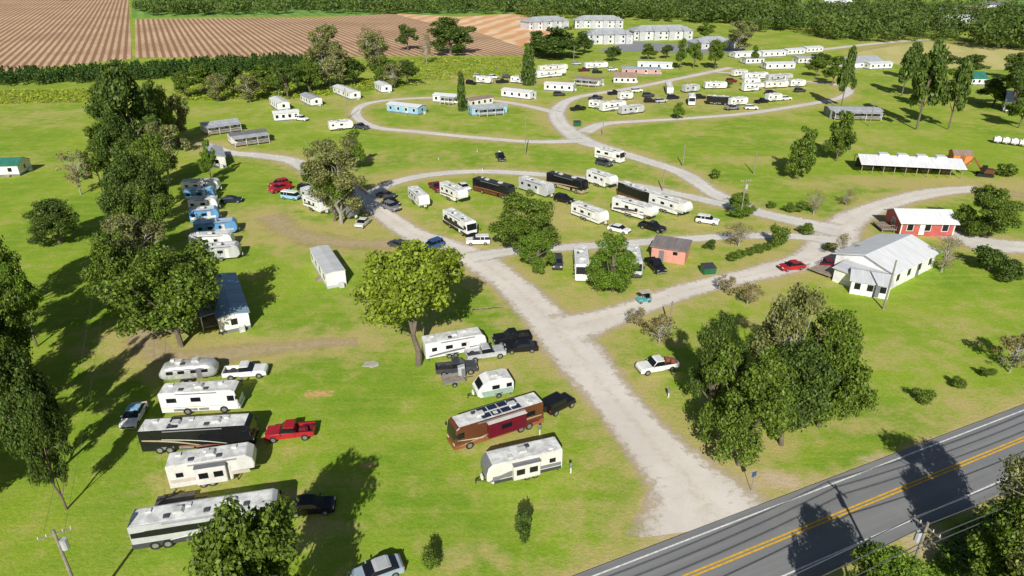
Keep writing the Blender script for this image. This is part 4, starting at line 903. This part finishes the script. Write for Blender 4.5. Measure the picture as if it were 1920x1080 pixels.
PAT=[(600,738,2.9,1.5,.3,1.02),(585,742,1.5,.8,0,1.01),(690,872,1.3,.9,.2,1.01),(1395,830,10,6,.9,.4),(1440,900,8,3,1,.85),(1640,860,3,1.5,.8,.8),(1300,850,6,8,.9,.35),(480,420,9,14,.85,.25),(600,430,18,10,.9,.3),(690,330,16,10,.7,0),(330,650,9,5,.85,.45),(420,655,12,5,.85,.4),
(1000,400,45,18,.8,.15),(1250,430,40,14,.78,.15),(850,700,6,4,.85,.3),(930,700,9,6,.8,.15),(960,830,10,5,.65,0),(1700,345,45,10,.9,.25),(1250,190,70,30,.82,.1),(950,150,60,30,.82,.15),(700,190,60,30,.72,0),(420,270,16,14,.8,.1),(1430,165,30,14,.9,.25),(1220,185,20,12,.9,.25),
(1300,253,5,3,.8,.6),(1060,640,9,5,.8,.3),(1180,700,6,12,.85,.15),(1000,550,22,12,.7,0),(1230,520,16,10,.75,.05),(1750,1020,7,4,1,.7),(1850,950,9,3,.9,.4),(880,1040,6,3,.8,.3),(700,300,30,10,.65,0),(360,900,10,14,.65,0),(330,1000,8,6,.55,0),(820,620,10,8,.75,.1),(1580,780,12,8,.8,.15),(870,610,8,3,.75,.1),(1900,350,20,8,.9,.4),
(1650,650,22,10,.5,0),(1500,600,14,8,.65,0),(1750,800,14,6,.7,0),(380,760,8,10,.6,0),(520,690,10,5,.6,0),(1150,850,5,10,.7,.1),(1150,420,30,8,.85,.2),(600,395,12,10,.85,.25),(400,420,8,16,.85,.3),(1560,270,50,14,.6,0),(1400,300,30,10,.58,0),(870,290,40,8,.6,0),(100,300,60,25,.5,0),(80,220,70,40,.55,0),(560,930,12,6,.5,0),(800,930,10,6,.45,0),(1300,640,10,6,.7,0),(700,560,12,8,.6,0),
(980,760,8,6,.65,0),(1100,800,4,10,.75,.1),(620,620,14,8,.55,0),(1450,560,14,6,.7,.05),(1780,620,16,10,.5,0),(1830,760,12,5,.65,0),(600,1000,8,5,.55,0),(1080,960,10,4,.6,0),(250,700,10,12,.45,0)]
for (px,py,rx,ry,a,b_) in PAT:
    q=gp(px,py); e=np.exp(-(((X-q.x)/rx)**2+((Y-q.y)/ry)**2)*1.2); dry=np.maximum(dry,a*e)
    if b_>1: clay=np.maximum(clay,.9*e)
    else: dirt=np.maximum(dirt,b_*e)
far=np.clip((Y-100)/140,0,1)*.42; dry=np.maximum(dry,far); dry=np.maximum(dry,.24)
nr,nc=len(ys),len(us); I=np.arange(nr*nc).reshape(nr,nc); Q=np.stack([I[:-1,:-1],I[:-1,1:],I[1:,1:],I[1:,:-1]],-1).reshape(-1,4)
me=bpy.data.meshes.new('ground'); me.vertices.add(nr*nc); me.vertices.foreach_set('co',np.column_stack([X,Y,np.zeros_like(X)]).astype(np.float32).ravel())
me.loops.add(Q.size); me.loops.foreach_set('vertex_index',Q.astype(np.int32).ravel()); me.polygons.add(len(Q)); me.polygons.foreach_set('loop_start',np.arange(0,Q.size,4,dtype=np.int32)); me.update(calc_edges=True)
for n_,arr in (('dirt',dirt),('dry',dry),('clay',clay)): a_=me.attributes.new(n_,'FLOAT','POINT'); a_.data.foreach_set('value',arr.astype(np.float32))
m,nt,b=newmat('lawn'); g=nd(nt,'ShaderNodeNewGeometry').outputs['Position']
def attr(n): a=nd(nt,'ShaderNodeAttribute'); a.attribute_name=n; return a.outputs['Fac']
n0=noise(nt,g,.012,3);n1=noise(nt,g,.06,5,.6);n2=noise(nt,g,.35,5,.65);n3=noise(nt,g,2.2,5,.75);n4=noise(nt,g,9,3,.7)
mpm=nd(nt,'ShaderNodeMapping'); mpm.inputs['Rotation'].default_value=(0,0,R(25)); mpm.inputs['Scale'].default_value=(.05,.75,1); nt.links.new(g,mpm.inputs['Vector'])
nm_=noise(nt,mpm.outputs[0],1.0,3,.6)
c=mixc(nt,mapr(nt,n1,.3,.7),(.21,.39,.028),(.38,.54,.045)); c=mixc(nt,mapr(nt,n0,.4,.65,0,.6),c,(.43,.55,.05))
c=mixc(nt,mapr(nt,n2,.42,.72,0,.55),c,(.52,.54,.11))
c=mixc(nt,mapr(nt,nm_,.42,.7,0,.5),c,(.48,.54,.09))
fd=mth(nt,'ADD',attr('dry'),mth(nt,'ADD',mth(nt,'MULTIPLY',mth(nt,'SUBTRACT',n1,.5),1.5),mth(nt,'MULTIPLY',mth(nt,'SUBTRACT',n2,.5),1.5)))
c=mixc(nt,mapr(nt,fd,.25,.95,0,.92),c,mixc(nt,n3,(.58,.48,.16),(.74,.60,.26)))
c=mixc(nt,mapr(nt,n3,.3,.7,.0,.48),c,mixc(nt,.55,c,(.06,.11,.012)))
fe=mth(nt,'ADD',attr('dirt'),mth(nt,'ADD',mth(nt,'MULTIPLY',mth(nt,'SUBTRACT',n2,.5),.9),mth(nt,'MULTIPLY',mth(nt,'SUBTRACT',n3,.5),.7)))
c=mixc(nt,mapr(nt,fe,.4,.95),c,mixc(nt,n2,(.64,.46,.27),(.72,.60,.43)))
fc=mth(nt,'ADD',attr('clay'),mth(nt,'ADD',mth(nt,'MULTIPLY',mth(nt,'SUBTRACT',n3,.5),1.5),mth(nt,'MULTIPLY',mth(nt,'SUBTRACT',noise(nt,g,.8,4,.7),.5),1.6)))
c=mixc(nt,mapr(nt,fc,.45,.95,0,.95),c,mixc(nt,n3,(.74,.34,.13),(.88,.56,.32)))
c=mixc(nt,mapr(nt,n4,.3,.7,.48,0),c,mixc(nt,.6,c,(.035,.06,.01)))
nt.links.new(c,b.inputs['Base Color']); b.inputs['Roughness'].default_value=.95; b.inputs['Specular IOR Level'].default_value=.08
bp=nd(nt,'ShaderNodeBump',Strength=.7,Distance=.14); nt.links.new(n3,bp.inputs['Height']); nt.links.new(bp.outputs[0],b.inputs['Normal'])
me.materials.append(m); o=link('ground',me); o['kind']='structure'
# fields
def poly(name,px,z,m):
    me=bpy.data.meshes.new(name); me.from_pydata([(*gp(*q)[:2],z) for q in px],[],[tuple(range(len(px)))]); me.materials.append(m); o=link(name,me); o['kind']='structure'
def field_mat(name,ca,cb,rot,scale,dist=.6,ov=(.2,.2,.06)):
    m,nt,b=newmat(name); g=nd(nt,'ShaderNodeNewGeometry').outputs['Position']
    mp=nd(nt,'ShaderNodeMapping'); mp.inputs['Rotation'].default_value=(0,0,rot); nt.links.new(g,mp.inputs['Vector'])
    w=nd(nt,'ShaderNodeTexWave',Scale=scale,Distortion=dist,Detail=3); w.bands_direction='X'; nt.links.new(mp.outputs[0],w.inputs['Vector'])
    c=mixc(nt,mapr(nt,w.outputs['Fac'],.2,.8),ca,cb); c=mixc(nt,mapr(nt,noise(nt,g,.02,5,.7),.35,.7,0,.45),c,tuple(x*.75 for x in ca)); c=mixc(nt,mapr(nt,noise(nt,g,.5,4,.7),.5,.8,0,.4),c,ov)
    nt.links.new(c,b.inputs['Base Color']); b.inputs['Roughness'].default_value=.95; return m
rot=-math.atan2(710,1427)
FM=field_mat('plowed_soil',(.33,.17,.085),(.70,.48,.30),rot,.085,.6,(.42,.31,.13))
poly('plowed_field',[(-250,150),(-60,142),(248,110),(240,-6),(-250,-8)],.03,FM)
poly('plowed_field',[(254,108),(600,106),(990,104),(975,82),(880,52),(735,26),(600,33),(253,36)],.034,FM)
GF=field_mat('far_crop',(.16,.33,.05),(.25,.42,.07),rot,.03); poly('crop_field',[(247,33),(600,30),(970,26),(1000,-12),(247,-12)],.03,GF)
poly('crop_field',[(1500,32),(1990,34),(1990,0),(1500,4)],.03,GF)
SD=field_mat('bare_sand',(.78,.40,.17),(.88,.64,.42),.3,.02,5,(.62,.42,.24)); poly('sandy_ground',[(735,25),(860,32),(960,26),(1005,34),(1040,64),(975,88),(900,62),(800,42)],.06,SD)
PG=field_mat('pasture',(.54,.50,.17),(.62,.54,.21),.4,.02,4); poly('pasture',[(1585,100),(1740,78),(1930,96),(2010,100),(2010,140),(1900,132),(1700,125)],.03,PG)
CK=mat('car_park',(.3,.3,.31),.9); poly('car_park',[(1120,95),(1380,102),(1400,88),(1180,78)],.035,CK)
# ---------------------------------------------------------------- light, sky, camera
w=bpy.data.worlds.new('World'); S.world=w; w.use_nodes=True; nt=w.node_tree
sk=nt.nodes.new('ShaderNodeTexSky'); sk.sky_type='NISHITA'; sk.sun_disc=False; sk.sun_elevation=R(33); sk.sun_rotation=math.pi+R(4)
nt.links.new(sk.outputs[0],nt.nodes['Background'].inputs[0]); nt.nodes['Background'].inputs[1].default_value=.055
sl=bpy.data.lights.new('sun','SUN'); sl.energy=5; sl.angle=R(.5); sl.color=(1,.97,.89)
so=bpy.data.objects.new('sun',sl); COL.objects.link(so); so.rotation_euler=(R(90-33),0,R(-4)); so.location=(0,-50,80)
cd=bpy.data.cameras.new('camera'); cd.sensor_width=36; cd.lens=36*F/1920; cd.clip_end=12000; cd.clip_start=.5
co=bpy.data.objects.new('camera',cd); COL.objects.link(co); co.location=(0,0,H0); co.rotation_euler=(R(90)-PT,0,0); S.camera=co
S.view_settings.view_transform='Standard'; S.view_settings.look='None'; S.view_settings.exposure=0
